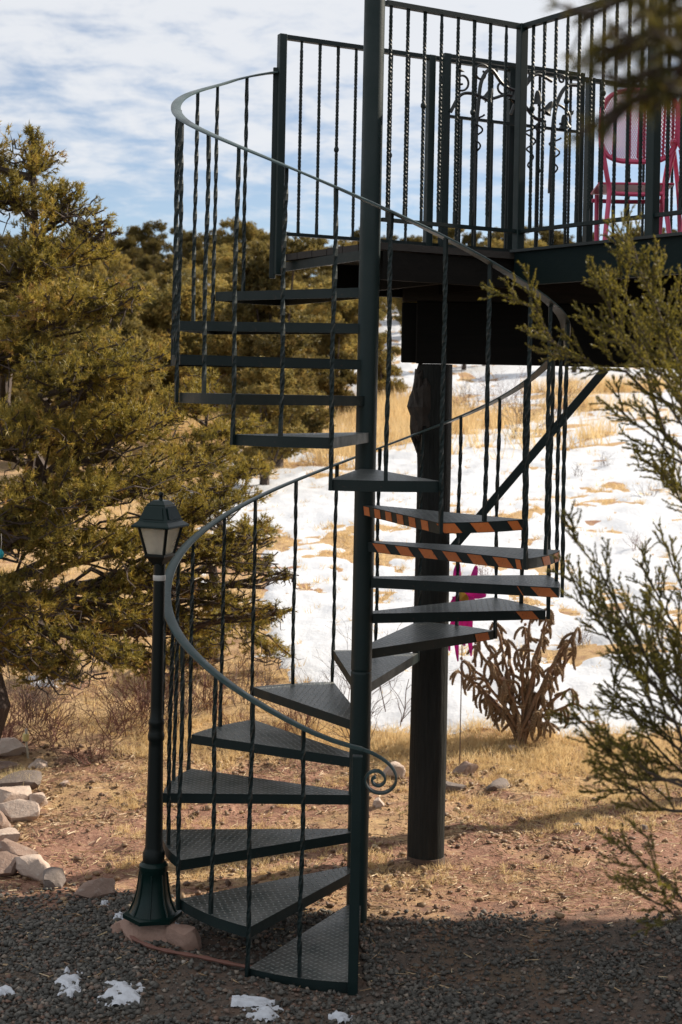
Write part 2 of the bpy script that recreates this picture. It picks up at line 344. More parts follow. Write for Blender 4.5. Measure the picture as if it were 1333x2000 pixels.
GX = axis([(-160, -30, 8), (-30, -8, 0.9), (-8, -2.6, 0.25), (-2.6, 2.8, 0.045), (2.8, 10, 0.22), (10, 30, 0.9), (30, 161, 8)])
GY = axis([(-40, 4, 2), (4, 11, 0.045), (11, 16, 0.09), (16, 42, 0.25), (42, 115, 1.0), (115, 401, 12)])
def sheet(name, X, Y, Z, mat, keep=None):
    nx, ny = X.shape[1], X.shape[0]; V = np.stack([X, Y, Z], -1).reshape(-1, 3)
    i = (np.arange(ny-1)[:, None]*nx + np.arange(nx-1)[None]).ravel()
    f = np.stack([i, i+1, i+nx+1, i+nx], -1)
    if keep is not None:
        k = keep.ravel(); f = f[(k[f]).any(1)]
        u, inv = np.unique(f, return_inverse=True); V = V[u]; f = inv.reshape(f.shape)
    return link(name, mesh_np(name, V, f, mat, smooth=True), mat)
XX, YY = np.meshgrid(GX, GY)
tag(sheet('ground', XX, YY, gz(XX, YY), M['ground']), kind='structure')
def snow_amount(x, y):
    edge = 10.5 + 0.5*(fbm(x*0.8, y*0.2, 3, 21)-0.5) + 0.9*sstep(0.2, -0.4, x) + 6*sstep(-0.35, -1.1, x) + 6*sstep(-1.2, -4, x)
    a = sstep(0, 0.7, y-edge)*1.0 - 0.35
    patch = (fbm(x*0.45, y*0.5, 3, 23)-0.5)*1.3 + (fbm(x*2.6, y*2.6, 4, 27, 2.3, 0.65)-0.5)*2.7
    a = a + (patch - 0.22)*sstep(10.8, 13, y)*0.9
    yb = y - 1.67*np.clip(x, -3, 12) + 5*(fbm(x*0.5, y*0.12, 3, 5)-0.5)
    a = a - 0.75*sstep(24.0, 26.5, yb)*sstep(42, 38, y + 6*(fbm(x*0.4, y*0.3, 2, 6)-0.5))          # straw band
    a = a - 0.15*sstep(44, 56, y)*sstep(6, 1, x) - 0.1*sstep(44, 56, y) - 1.2*sstep(-1.0, -2.5, x+0.06*(y-10))*sstep(42, 36, y) - 0.6*np.exp(-((x+0.3)/0.9)**2)*np.exp(-((y-11.5)/0.8)**2)
    a = a - 0.5*np.exp(-((y-13.1)/0.35)**2)*sstep(1.0, 2.2, x) - 0.45*np.exp(-((y-17.5)/0.8)**2)*sstep(-0.5, 0.8, 1.2-x)
    return a
SX = axis([(-60, -8, 1.2), (-8, -2, 0.3), (-2, 4.5, 0.07), (4.5, 12, 0.3), (12, 60, 1.5)])
SY = axis([(9.4, 16, 0.06), (16, 26, 0.12), (26, 45, 0.3), (45, 110, 0.9)])
XS, YS = np.meshgrid(SX, SY); SA = snow_amount(XS, YS)
SZ = gz(XS, YS) + 0.034*np.tanh(SA*2.2) + 0.07*sstep(0.0, 0.6, SA)*(fbm(XS*1.6, YS*1.0, 3, 31)-0.5) + np.where(SA > 0, 0.04*(fbm(XS*6, YS*4.0, 3, 33)-0.5), 0)
tag(sheet('snow_field', XS, YS, SZ, M['snow'], keep=SA > -0.25), kind='structure')

# ------------------------------------------------------------------ house out of frame at right, added to cast shade over the gravel
def added_house():
    x0, x1, y0, y1, H = 10.1, 17.0, -3.0, 10.4, 5.45
    h = empty('added_house', (x0, y0, 0), 'stuccoed house with a low metal roof, added beyond the deck out of frame to cast shade', 'added_house')
    w = MB(); w.box(((x1-x0)/2, (y1-y0)/2, H/2), (x1-x0, y1-y0, H)); w.build('wall', M['stucco'], h)
    r = MB(); cx = (x1-x0)/2
    vs = [(0, -0.25, H), (x1-x0+.25, -.25, H), (x1-x0+.25, y1-y0+.05, H), (0, y1-y0+.05, H), (cx, -.25, H+0.9), (cx, y1-y0+.05, H+0.9)]
    r.add(vs, [(0, 1, 2, 3)[::-1], (0, 3, 5, 4), (1, 4, 5, 2), (0, 4, 1), (3, 2, 5)]); r.build('roof', M['roof'], h)
    d = MB(); d.box((-0.02, 8.0, 3.42+1.03), (0.06, 0.95, 2.0)); d.build('door', M['fascia'], h)
    for y in (2.2, 5.0):
        f = MB(); f.box((-0.02, y, 3.9), (0.07, 1.2, 1.1)); fo = f.build('window', M['stake'], h)
        g = MB(); g.box((-0.05, y, 3.9), (0.03, 1.06, 0.96)); g.build('pane', M['window'], fo)
    p = empty('added_porch', (3.4, -2, 0), 'tall porch with a brush roof on timber posts, added out of frame at right to cast shade', 'added_porch')  # unseen roof on posts, added so its shadow covers the gravel
    m = MB(); m.box((3.32, 10.1, 5.55), (6.7, 4.2, 0.12)); m.build('roof', M['roof'], p)
    gg = np.random.default_rng(8); b = MB()                  # ragged sticks added over the far eave to fray its shadow edge
    for i in range(620):
        x = gg.uniform(0.0, 6.65); over = 0.62*float(fbm(np.array([x*0.9]), np.array([0.3]), 3, 14)[0]) + gg.normal()*0.07 - 0.02; y1_ = 12.2+over
        b.tube([(x+gg.normal()*0.05, 11.2, 5.63+gg.random()*0.06), (x, (11.2+y1_)/2, 5.63+gg.random()*0.06), (x+gg.normal()*0.10, y1_, 5.60+gg.random()*0.08)], [0.014, 0.012, 0.006], 4, cap=False)
    o = b.build('shadow_edge_brush', M['twig'], p); o['kind'] = 'stuff'
    for x in (0.25, 6.3):
        for y in (8.2, 12.0): m = MB(); m.box((x, y, 2.75), (0.14, 0.14, 5.48)); m.build('post', M['beam_light'], p)
added_house()

# ------------------------------------------------------------------ spiral staircase
PX, PYY, RS, HT, ST, PH = 0.1256, 6.924, 0.943, 0.175, 28.33, 18.5
def ang(deg): return R(deg)                                # 0 = towards the viewer, positive = to the right
def rim(deg, r): a = R(deg); return (PX + r*math.sin(a), PYY - r*math.cos(a))
def low_edge(k): return PH - (k-13)*ST
stair = empty('spiral_staircase', (PX, PYY, 0.1), 'dark green steel spiral staircase with diamond plate treads winding up to the deck', 'staircase')
S0 = Vector((PX, PYY, 0.1))
p = MB(); p.lathe([(0.0505, -0.15), (0.0505, 1.183), (0.0505, 1.19), (0.0485, 1.193), (0.0485, 1.2), (0.0505, 1.203), (0.0505, 1.21), (0.0505, 4.61), (0.0505, 4.62), (0.046, 4.64), (0.03, 4.655)], 28); p.build('center_pole', M['green_pole'], stair, smooth=True)
def tread_mesh(first=False):
    m = MB(); t = 0.005; fl = 0.062 if first else 0.047; W = ST + 0.25; ri = 0.046; off = 0.022
    # local: lower edge along angle 0 direction (0,-1), turning towards -x with growing angle
    def pt(a, r): return Vector((-math.sin(a)*r, -math.cos(a)*r, 0))
    arc = [pt(R(W)*i/8, RS) for i in range(9)]
    # at the hub the tread is about as wide as the pole
    d0 = pt(0, 1); n0 = Vector((d0.y, -d0.x, 0)); d1 = pt(R(W), 1); n1 = Vector((d1.y, -d1.x, 0))
    def side(v): return v if v.dot(pt(R(W/2)+PI/2, 1)) < 0 else -v
    inner0 = pt(0, 0.03) + side(n0)*off; inner1 = pt(R(W), 0.03) - side(n1)*off
    poly = [inner0] + arc + [inner1]
    n = len(poly)
    top = [(*v.xy, 0) for v in poly]; bot = [(*v.xy, -t) for v in poly]
    m.add(top + bot, [tuple(range(n))[::-1], tuple(range(n, 2*n))] + [(i, (i+1) % n, n+(i+1) % n, n+i) for i in range(n)])
    c = sum(poly, Vector())/n
    for i in range(n-1):                                   # turned-down flange
        a, b = poly[i], poly[i+1]
        ca, cb = a + (c-a).normalized()*0.006, b + (c-b).normalized()*0.006
        z0, z1 = -t+0.0005, -fl
        vs = [(*a.xy, z0), (*b.xy, z0), (*b.xy, z1), (*a.xy, z1), (*ca.xy, z0), (*cb.xy, z0), (*cb.xy, z1), (*ca.xy, z1)]
        m.add(vs, [(0, 1, 2, 3), (5, 4, 7, 6), (3, 2, 6, 7), (1, 0, 4, 5), (0, 3, 7, 4), (1, 5, 6, 2)])
    me = m.mesh('tread', M['plate'])
    me.materials.append(M['green'])
    for q in me.polygons:
        if abs(q.normal.z) < 0.5: q.material_index = 1
    bm = bmesh.new(); bm.from_mesh(me); bmesh.ops.recalc_face_normals(bm, faces=bm.faces); bm.to_mesh(me); bm.free()
    for q in me.polygons: q.material_index = 0 if abs(q.normal.z) > 0.5 else 1
    return me
tm = tread_mesh(); tm1 = tread_mesh(True); treads = {}
for k in range(1, 19):
    o = link('tread', tm1 if k == 1 else tm, None, stair, (0, 0, k*HT - 0.1), (0, 0, R(low_edge(k))))
    treads[k] = o
# tape: quads on the flange faces; local tread frame.  edge 'F' = lower edge, 'B' = upper edge, 'A' = outer arc
def tape(k, face, a0, a1, sl=0.25, zt=-0.004, zb=-0.0445):
    W = R(ST + 0.25); e = 0.0022
    def pt(a, r): return Vector((-math.sin(a)*r, -math.cos(a)*r, 0))
    m = MB(); n = 4; front = []; 
    d = 0.055*sl
    for z, sh in ((zt, -0.5), (zb, 0.5)):
        row = []
        for i in range(n+1):
            s = a0 + (a1-a0)*i/n
            if face == 'A':
                a = W*s + sh*d/RS; row.append((pt(a, RS+e), pt(a, RS+0.0005), z))
            else:
                aa = 0.0 if face == 'F' else W
                dirv = pt(aa, 1); nn = Vector((dirv.y, -dirv.x, 0)); 
                if nn.dot(pt(W/2, 1) - pt(aa, 1)) > 0: nn = -nn
                inn = pt(aa, 0.03) + nn*0.022; out = pt(aa, RS)
                L = (out-inn).length; q = inn.lerp(out, s) + (out-inn).normalized()*sh*d
                n2 = Vector((-(out-inn).y, (out-inn).x, 0)).normalized()
                if n2.dot(nn) < 0: n2 = -n2
                row.append((q + n2*e, q + n2*0.0005, z))
        front.append(row)
    vs = []; 
    for row in front:
        for o_, i_, z in row: vs += [(*o_.xy, z), (*i_.xy, z)]
    w = 2*(n+1); fs = []
    for i in range(n):
        a, b = 2*i, 2*i+2
        fs += [(a, b, w+b, w+a), (a+1, w+a+1, w+b+1, b+1), (a, a+1, b+1, b), (w+a, w+b, w+b+1, w+a+1)]
    fs += [(0, w, w+1, 1), (2*n, 2*n+1, w+2*n+1, w+2*n)]
    m.add(vs, fs)
    m.build('tape_stripe', M['orange'], treads[k])
# upper edges of treads 11 and 12 face the viewer
for i in range(6): tape(12, 'B', 0.03+i*0.155, 0.03+i*0.155+0.08, 0.3)
for s0, s1 in ((0.06, 0.20), (0.44, 0.64), (0.80, 0.98)): tape(12, 'A', s0, s1, -0.7)
for i in range(6): tape(11, 'B', 0.07+i*0.155, 0.07+i*0.155+0.085, 0.7)
for s0, s1 in ((0.08, 0.30), (0.45, 0.62)): tape(11, 'A', s0, s1, -0.5)
tape(11, 'B', 0.965, 0.992, 0.2)
tape(10, 'B', 0.80, 0.805, 0.5); tape(10, 'B', 0.875, 0.975, 0.7)
tape(9, 'B', 0.845, 0.94, 0.7)
tape(8, 'B', 0.845, 0.955, 0.3)
# handrail: angle (unwound) and height measured along the photograph
rail_pts = [(-1.4, 1.125), (-9.4, 1.184), (-17.5, 1.238), (-31, 1.318), (-42, 1.398), (-53, 1.463), (-65, 1.535), (-83, 1.655), (-98, 1.775), (-112.6, 1.865), (-127.6, 1.961), (-140.7, 2.046), (-155.2, 2.138), (-169, 2.222), (-188.7, 2.355), (-202.6, 2.447), (-211.7, 2.507), (-223.4, 2.58), (-236.8, 2.676), (-247.6, 2.758), (-262, 2.86), (-282, 2.975), (-299, 3.045), (-313.7, 3.112), (-327.5, 3.2), (-340.7, 3.289), (-355.7, 3.393), (-369.6, 3.49), (-383.5, 3.59), (-398.4, 3.69), (-414, 3.79), (-432, 3.90), (-447, 4.0), (-457.4, 4.078), (-476.5, 4.178), (-492.9, 4.282), (-498, 4.312), (-503.5, 4.365)]
ra = np.array([-a for a, z in rail_pts]); rz_ = np.array([z for a, z in rail_pts])
def rail_z(d):
    d = np.asarray(d, float); return sum(np.interp(d+o, ra, rz_) for o in (-14, -7, 0, 7, 14))/5 if np.ndim(d) else float(sum(np.interp(d+o, ra, rz_) for o in (-12, -6, 0, 6, 12))/5)
def sweep_flat(pts, ws, w, h, crown=0.0):
    """flat bar: pts centre line, ws = horizontal across direction"""
    m = MB(); n = len(pts); vs = []
    prof = [(-w/2, 0), (-w/2, h*0.6), (-w*0.32, h), (w*0.32, h), (w/2, h*0.6), (w/2, 0)]; k = len(prof)
    for i in range(n):
        t = (pts[min(i+1, n-1)] - pts[max(i-1, 0)]).normalized(); a = ws[i].normalized(); u = a.cross(t).normalized()
        if u.z < 0 and abs(u.z) > 0.02 and crown == 0: u = -u
        for x, y in prof: vs.append(pts[i] + a*x + u*y)
    fs = [(i*k+j, i*k+(j+1) % k, (i+1)*k+(j+1) % k, (i+1)*k+j) for i in range(n-1) for j in range(k)]
    fs += [tuple(range(k))[::-1], tuple((n-1)*k+j for j in range(k))]
    m.add(vs, fs); return m
RR = RS + 0.003
pts = []; ws = []
for d in np.arange(0.5, 506.0, 2.5):
    x, y = rim(-d, RR - 0.05*float(sstep(488, 505, d))); pts.append(Vector((x, y, rail_z(float(d)))) - S0); ws.append(Vector((math.sin(R(-d)), -math.cos(R(-d)), 0)))
hr = sweep_flat(pts, ws, 0.047, 0.011).build('handrail', M['rail'], stair, smooth=True)
# scroll at the foot of the handrail, curling in the vertical plane of its direction
tdir = (pts[0]-pts[1]).normalized(); tdir.z = 0; tdir.normalize()
start = pts[0]; sp = [start.copy()]; 
cx, cz = 0.075, -0.155
cen = Vector((0, 0, 0))
curve = []
P0 = Vector((0, 0)); ctrl = [(0.0, 0.0), (0.03, -0.014), (0.062, -0.034), (0.09, -0.062), (0.104, -0.096), (0.098, -0.13), (0.074, -0.152), (0.044, -0.152), (0.022, -0.134), (0.016, -0.108), (0.028, -0.086), (0.05, -0.080), (0.067, -0.094), (0.069, -0.114), (0.056, -0.127), (0.041, -0.122), (0.037, -0.109), (0.046, -0.102)]
def catmull(P, n=6):
    P = [Vector(p) for p in P]; out = []
    for i in range(len(P)-1):
        a, b, c, d = P[max(i-1, 0)], P[i], P[i+1], P[min(i+2, len(P)-1)]
        for j in range(n):
            t = j/n; out.append(0.5*((2*b) + (c-a)*t + (2*a-5*b+4*c-d)*t*t + (3*b-a-3*c+d)*t**3))
    out.append(P[-1]); return out
wdir = Vector((0, -1, 0)); wdir = (wdir - tdir*wdir.dot(tdir)).normalized()
sc = [start + tdir*(q.x*1.35) + Vector((0, 0, q.y*1.12)) for q in catmull(ctrl)]
sweep_flat(sc, [wdir]*len(sc), 0.034, 0.010, crown=1).build('rail_scroll', M['rail'], stair, smooth=True)
# balusters: square bar with a slow hand twist
def twisted(L, w, turns, seg, wob=0.0, seed=0):
    r = random.Random(seed); m = MB(); vs = []; n = seg
    ph = r.random()*6
    for i in range(n+1):
        t = i/n
        a = PI/4 + 2*PI*turns*max(0, min(1, (t-0.06)/0.88))
        ox = wob*math.sin(t*9+ph); oy = wob*math.cos(t*7+ph)
        for k in range(4):
            q = a + k*PI/2; vs.append((ox + w*0.7071*math.cos(q), oy + w*0.7071*math.sin(q), t*L))
    fs = [(i*4+k, i*4+(k+1) % 4, i*4+4+(k+1) % 4, i*4+4+k) for i in range(n) for k in range(4)] + [(3, 2, 1, 0), tuple(n*4+k for k in range(4))]
    m.add(vs, fs); return m
def baluster(deg, r, z0, seed):
    x, y = rim(deg, r); z1 = rail_z(-deg) + 0.002
    m = twisted(z1 - z0, 0.0155, 2.6, 40, 0.0022, seed)
    o = m.build('baluster', M['green'], stair, loc=Vector((x, y, z0)) - S0, rot=(0, 0, R(deg)))
for k in range(1, 19):
    lo = low_edge(k) - 360                                  # unwound: tread 1 near -1.6, falling as it climbs
    if k > 1: baluster(lo, RS+0.0125, (k-1)*HT - 0.045, k)
    if k < 18: baluster(lo - ST/2, RS-0.012, k*HT - 0.003, 40+k)
    else: baluster(lo - ST*0.42, RS-0.014, k*HT-0.003, 77)
m = MB(); x, y = rim(-1.6, RS+0.005); m.box((0, 0, (1.12+0.05)/2 - 0.0), (0.042, 0.042, 1.12-0.05)); m.build('newel_post', M['green_pole'], stair, loc=Vector((x, y, 0.055)) - S0 - Vector((0, 0, 0.05)), bevel=0.003)
xn, yn = rim(-506.0, RS-0.035)
m = MB(); m.box((0, 0, 0.57), (0.032, 0.032, 1.13)); m.build('end_post', M['green'], stair, loc=Vector((xn, yn, 3.24)) - S0, bevel=0.003)

# ------------------------------------------------------------------ deck, its walkway and its supports
DZ = 3.375
A0 = Vector((PX+0.055, PYY+0.03)); A1 = Vector((0.895, 7.356)); C0 = Vector((-0.352, 7.66)); C1 = Vector((1.713, 8.69))
dA = (C1-C0).normalized(); nA = Vector((-dA.y, dA.x)); B1 = Vector((1.441, 6.575)); dB = (B1-A1).normalized()
WALLX = 10.06
deck = empty('deck', (0.9, 7.5, 0.15), 'raised timber deck on a dark log post with green edge boards', 'deck')
D0 = Vector((0.9, 7.5, 0.15))
def plank(name, poly, z0, z1, mat, parent=deck, org=D0):
    m = MB(); n = len(poly); vs = [(q[0], q[1], z1) for q in poly] + [(q[0], q[1], z0) for q in poly]
    a = sum(poly[i][0]*poly[(i+1) % n][1] - poly[(i+1) % n][0]*poly[i][1] for i in range(n))
    fs = [tuple(range(n)), tuple(range(n, 2*n))[::-1]] + [(i, n+i, n+(i+1) % n, (i+1) % n) for i in range(n)]
    if a < 0: fs = [f[::-1] for f in fs]
    m.add([Vector(v) - org for v in vs], fs); return m.build(name, mat, parent)
wallo, walld = Vector((WALLX, 0)), Vector((0, 1))
def hit(o, d, q, e):                                       # intersection of two plan lines
    if q is wallo:
        a = o + d*((WALLX-o.x)/d.x); b = o + d*((9.15-o.y)/d.y); return a if a.x < b.x else b
    den = d.x*e.y - d.y*e.x; t = ((q.x-o.x)*e.y - (q.y-o.y)*e.x)/den; return o + d*t
# landing edge runs from the centre pole to the end post
L0 = Vector((PX, PYY)) + (C0 - Vector((PX, PYY)))*0.06; Ld = (C0 - Vector((PX, PYY))).normalized()
wid = (C0-A0).dot(nA); nb = 6; pw = wid/nb
for i in range(nb):
    lo, hi = i*pw+0.004, (i+1)*pw-0.003
    oa, ob = A0 + nA*lo, A0 + nA*hi
    l1, l2 = hit(oa, dA, L0, Ld), hit(ob, dA, L0, Ld)
    plank('deck_board', [l1 + dA*0.03, hit(oa, dA, wallo, walld), hit(ob, dA, wallo, walld), l2 + dA*0.03], DZ-0.035, DZ + random.uniform(-.003, .003), M['board'])
for i in range(17):
    hi, lo = -i*0.14-0.003, -(i+1)*0.14+0.003
    oa, ob = A0 + nA*lo, A0 + nA*hi
    q = A1 + Vector((0.02, 0.0))
    l1, l2 = hit(oa, dA, q, dB), hit(ob, dA, q, dB)
    r1, r2 = hit(oa, dA, wallo, walld), hit(ob, dA, wallo, walld)
    if r1.x - l1.x < 0.1: break
    plank('deck_board', [l1, r1, r2, l2], DZ-0.035, DZ + random.uniform(-.003, .003), M['board'])
# landing plate of steel at the stair head
lp = [Vector((PX, PYY)) + Ld*0.03, Vector(rim(-151.5, RS)), Vector(rim(-166, RS)), Vector(rim(-180, RS*0.95)), Vector((PX, PYY)) + dA*0.06 + nA*0.02]
land = plank('landing_plate', lp, DZ-0.042, DZ-0.037, M['plate'])
m = MB(); a, b = Vector(lp[0]), Vector(lp[1]); m.bar((a.x-D0.x, a.y-D0.y, DZ-0.062-D0.z), (b.x-D0.x, b.y-D0.y, DZ-0.062-D0.z), 0.012, 0.048); m.build('landing_edge', M['green'], deck)
m = MB(); b2 = C0 + dA*0.02
m.bar((A0.x-D0.x, A0.y-D0.y+0.03, DZ-0.11-D0.z), (A1.x-D0.x+0.01, A1.y-D0.y+0.03, DZ-0.11-D0.z), 0.04, 0.14); m.build('edge_joist', M['beam'], deck)
m = MB(); m.bar((C0.x-D0.x+0.3, C0.y-D0.y+0.1, DZ-0.12-D0.z), (C1.x+0.85-D0.x, C1.y+0.43-D0.y, DZ-0.12-D0.z), 0.045, 0.16); m.build('back_joist', M['beam'], deck)
for t in (0.35, 0.75):
    a = A0 + dA*t; b = a + nA*wid; m = MB(); m.bar((a.x-D0.x, a.y+0.06-D0.y, DZ-0.115-D0.z), (b.x-D0.x, b.y-D0.y, DZ-0.115-D0.z), 0.04, 0.13); m.build('joist', M['beam'], deck)
e = A1 + dB*2.6
m = MB(); m.bar((A1.x-D0.x-0.01, A1.y-0.06-D0.y, DZ-0.088-D0.z), (e.x-D0.x-0.01, e.y-0.06-D0.y, DZ-0.088-D0.z), 0.038, 0.172); m.build('fascia_board', M['fascia'], deck)
m = MB(); m.bar((A1.x-D0.x-0.022, A1.y-0.05-D0.y, DZ+0.002-D0.z), (e.x-D0.x-0.022, e.y-0.05-D0.y, DZ+0.002-D0.z), 0.07, 0.014); m.build('edge_trim', M['black_iron'], deck)
g0, g1 = at(785, 650, 7.97), Vector((4.2, 7.28, 0))
zb, zt = 2.81, 3.152
m = MB(); m.bar((g0.x-D0.x, 8.00-D0.y, (zb+zt)/2+0.002-D0.z), (4.2-D0.x, 7.85-D0.y, (zb+zt)/2+0.002-D0.z), 0.06, zt-zb-0.006); m.build('girder', M['beam'], deck, bevel=0.006)
m = MB(); m.bar((g0.x+0.078-D0.x, 7.925-D0.y, (zb+zt)/2-D0.z), (4.2-D0.x, 7.775-D0.y, (zb+zt)/2-D0.z), 0.06, zt-zb); m.build('girder', M['beam'], deck, bevel=0.006)
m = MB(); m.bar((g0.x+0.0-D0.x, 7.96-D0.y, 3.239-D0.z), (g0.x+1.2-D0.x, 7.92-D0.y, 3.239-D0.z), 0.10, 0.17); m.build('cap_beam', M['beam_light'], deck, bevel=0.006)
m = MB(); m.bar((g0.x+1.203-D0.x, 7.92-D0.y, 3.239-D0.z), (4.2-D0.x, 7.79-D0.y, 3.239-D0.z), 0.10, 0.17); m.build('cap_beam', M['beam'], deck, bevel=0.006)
# log post with a burl near its head
def log_post():
    cx, cy = 0.525, 7.97; zb0 = gz1(cx, cy)-0.12; n = 28; V = []; m_ = 60; z1 = 2.808
    ths = np.arange(n)*2*PI/n
    for i in range(m_+1):
        t = i/m_; z = zb0 + (z1-zb0)*t
        r = 0.102 - 0.006*t + 0.004*(vn(ths*1.9+3, z*1.3) - 0.5)*2 + 0.003*np.sin(z*2.1)
        bump = 0.035*np.exp(-((z-2.55)/0.16)**2)*np.exp(-(((ths-PI+2*PI) % (2*PI) - 2*PI*0.0)/1.0 - 0.0)**2*0 )*np.clip(np.cos(ths-PI*1.05), 0, 1)**2
        r = r + bump*(0.6+0.9*vn(ths*3, z*14)) - 0.006*np.clip(np.cos(ths-PI*1.5), 0, 1)**8*(np.sin(z*0.7) > 0)
        V += [(cx + r[k]*math.cos(ths[k]), cy + r[k]*math.sin(ths[k]), z) for k in range(n)]
    fs = [(i*n+k, i*n+(k+1) % n, (i+1)*n+(k+1) % n, (i+1)*n+k) for i in range(m_) for k in range(n)] + [tuple(m_*n+k for k in range(n))]
    mb = MB(); mb.add([Vector(v)-D0 for v in V], fs); o = mb.build('log_post', M['log'], deck, smooth=True)
    fo = MB(); fo.lathe([(0.1075, zb0), (0.1065, zb0+0.155), (0.1035, zb0+0.16)], n, (cx, cy, 0)); fo.v = [tuple(Vector(v)-D0) for v in fo.v]
    fo.build('bare_foot', M['log_foot'], o, smooth=True)
    b = MB(); r = random.Random(4); vs = []; nn = 20; mm = 12
    for i in range(mm+1):
        ph = PI*i/mm
        for k in range(nn):
            th = 2*PI*k/nn; q = 1+0.5*(vn(np.array([th*2.0]), np.array([ph*4.0]), 3)[0]-0.5)+0.35*(vn(np.array([th*5.0]), np.array([ph*9.0]), 4)[0]-0.5)
            vs.append((cx-0.075+0.072*math.sin(ph)*math.cos(th)*q, cy-0.035+0.075*math.sin(ph)*math.sin(th)*q, 2.57+0.20*math.cos(ph)*q))
    fs = [(i*nn+k, (i+1)*nn+k, (i+1)*nn+(k+1) % nn, i*nn+(k+1) % nn) for i in range(mm) for k in range(nn)]
    b.add([Vector(v)-D0 for v in vs], fs); b.build('burl', M['burl'], o, smooth=False)
log_post()
m = MB(); a, b = at(878, 1078, 7.93), at(1182, 722, 7.87); m.bar(a-D0, b-D0, 0.03, 0.044); m.build('knee_brace', M['green_pole'], deck)

# ------------------------------------------------------------------ iron railings
ZR, ZB = 4.55, 3.485
def twist_mesh(L, w, pitch):
    return twisted(L, w, L/pitch, int(L/pitch*8)).mesh('baluster', M['green'])
tw = twist_mesh(ZR-ZB+0.0, 0.0135, 0.075); kn = MB()
kn.lathe([(0.006, -0.018), (0.010, -0.014), (0.0145, -0.005), (0.0145, 0.005), (0.010, 0.014), (0.006, 0.018)], 8)
knm = kn.mesh('collar_knot', M['green'], smooth=True)
def railing(name, label, p0, p1, sp0, sp1, n, posts, kn_every, kn_off, low, org_z=DZ, drop=0.11):
    r = empty(name, (p0.x, p0.y, DZ), label, 'railing', 'wrought iron railings around the deck'); O = Vector((p0.x, p0.y, DZ)); d = (p1-p0); Lr = d.length; d.normalize(); rz = math.atan2(d.y, d.x)
    m = MB(); m.box((Lr/2, 0, ZR-DZ-0.012), (Lr, 0.034, 0.024)); m.build('top_rail', M['green'], r, rot=(0, 0, rz))
    m = MB(); m.box((Lr/2, 0, ZB-DZ), (Lr, 0.026, 0.018)); m.build('bottom_rail', M['green'], r, rot=(0, 0, rz))
    for i in range(n):
        s = sp0 + (sp1-sp0)*i/max(1, n-1)
        if any(abs(s-q) < 0.035 for q, w in posts): continue
        b = link('baluster', tw, M['green'], r, (d.x*s, d.y*s, ZB-DZ), (0, 0, rz + i*0.4))
        if i % kn_every == kn_off: link('collar_knot', knm, None, b, (0, 0, 0.62 - 0.02*((i*7) % 3) - (0.1 if low else 0)))
    for s, w in posts:
        m = MB(); m.box((0, 0, (ZR-DZ)/2 - drop/2), (w, w, ZR-DZ+drop-0.002 + 0.006)); m.build('post', M['green_pole'], r, loc=(d.x*s, d.y*s, 0), rot=(0, 0, rz), bevel=0.003)
LA = (A1-A0).length; railing('iron_railing', 'green iron railing running from the centre pole to the inner corner post', A0, A1, 0.03, LA-0.10, 8, [(LA, 0.046)], 3, 2, False)
railing('iron_railing', 'green iron railing at the right along the deck edge in front of the pink chairs', A1, A1 + dB*2.5, 0.085, 2.42, 29, [(0.915, 0.05), (1.83, 0.05)], 3, 0, False)
railing('iron_railing', 'far green iron railing behind the walkway starting at the stair head', C0, C0 + dA*3.3, 0.115, 3.2, 29, [(0.0, 0.042), (0.92, 0.042), (1.43+0.03, 0.042), (2.02, 0.046), (3.0, 0.046)], 3, 2, True)

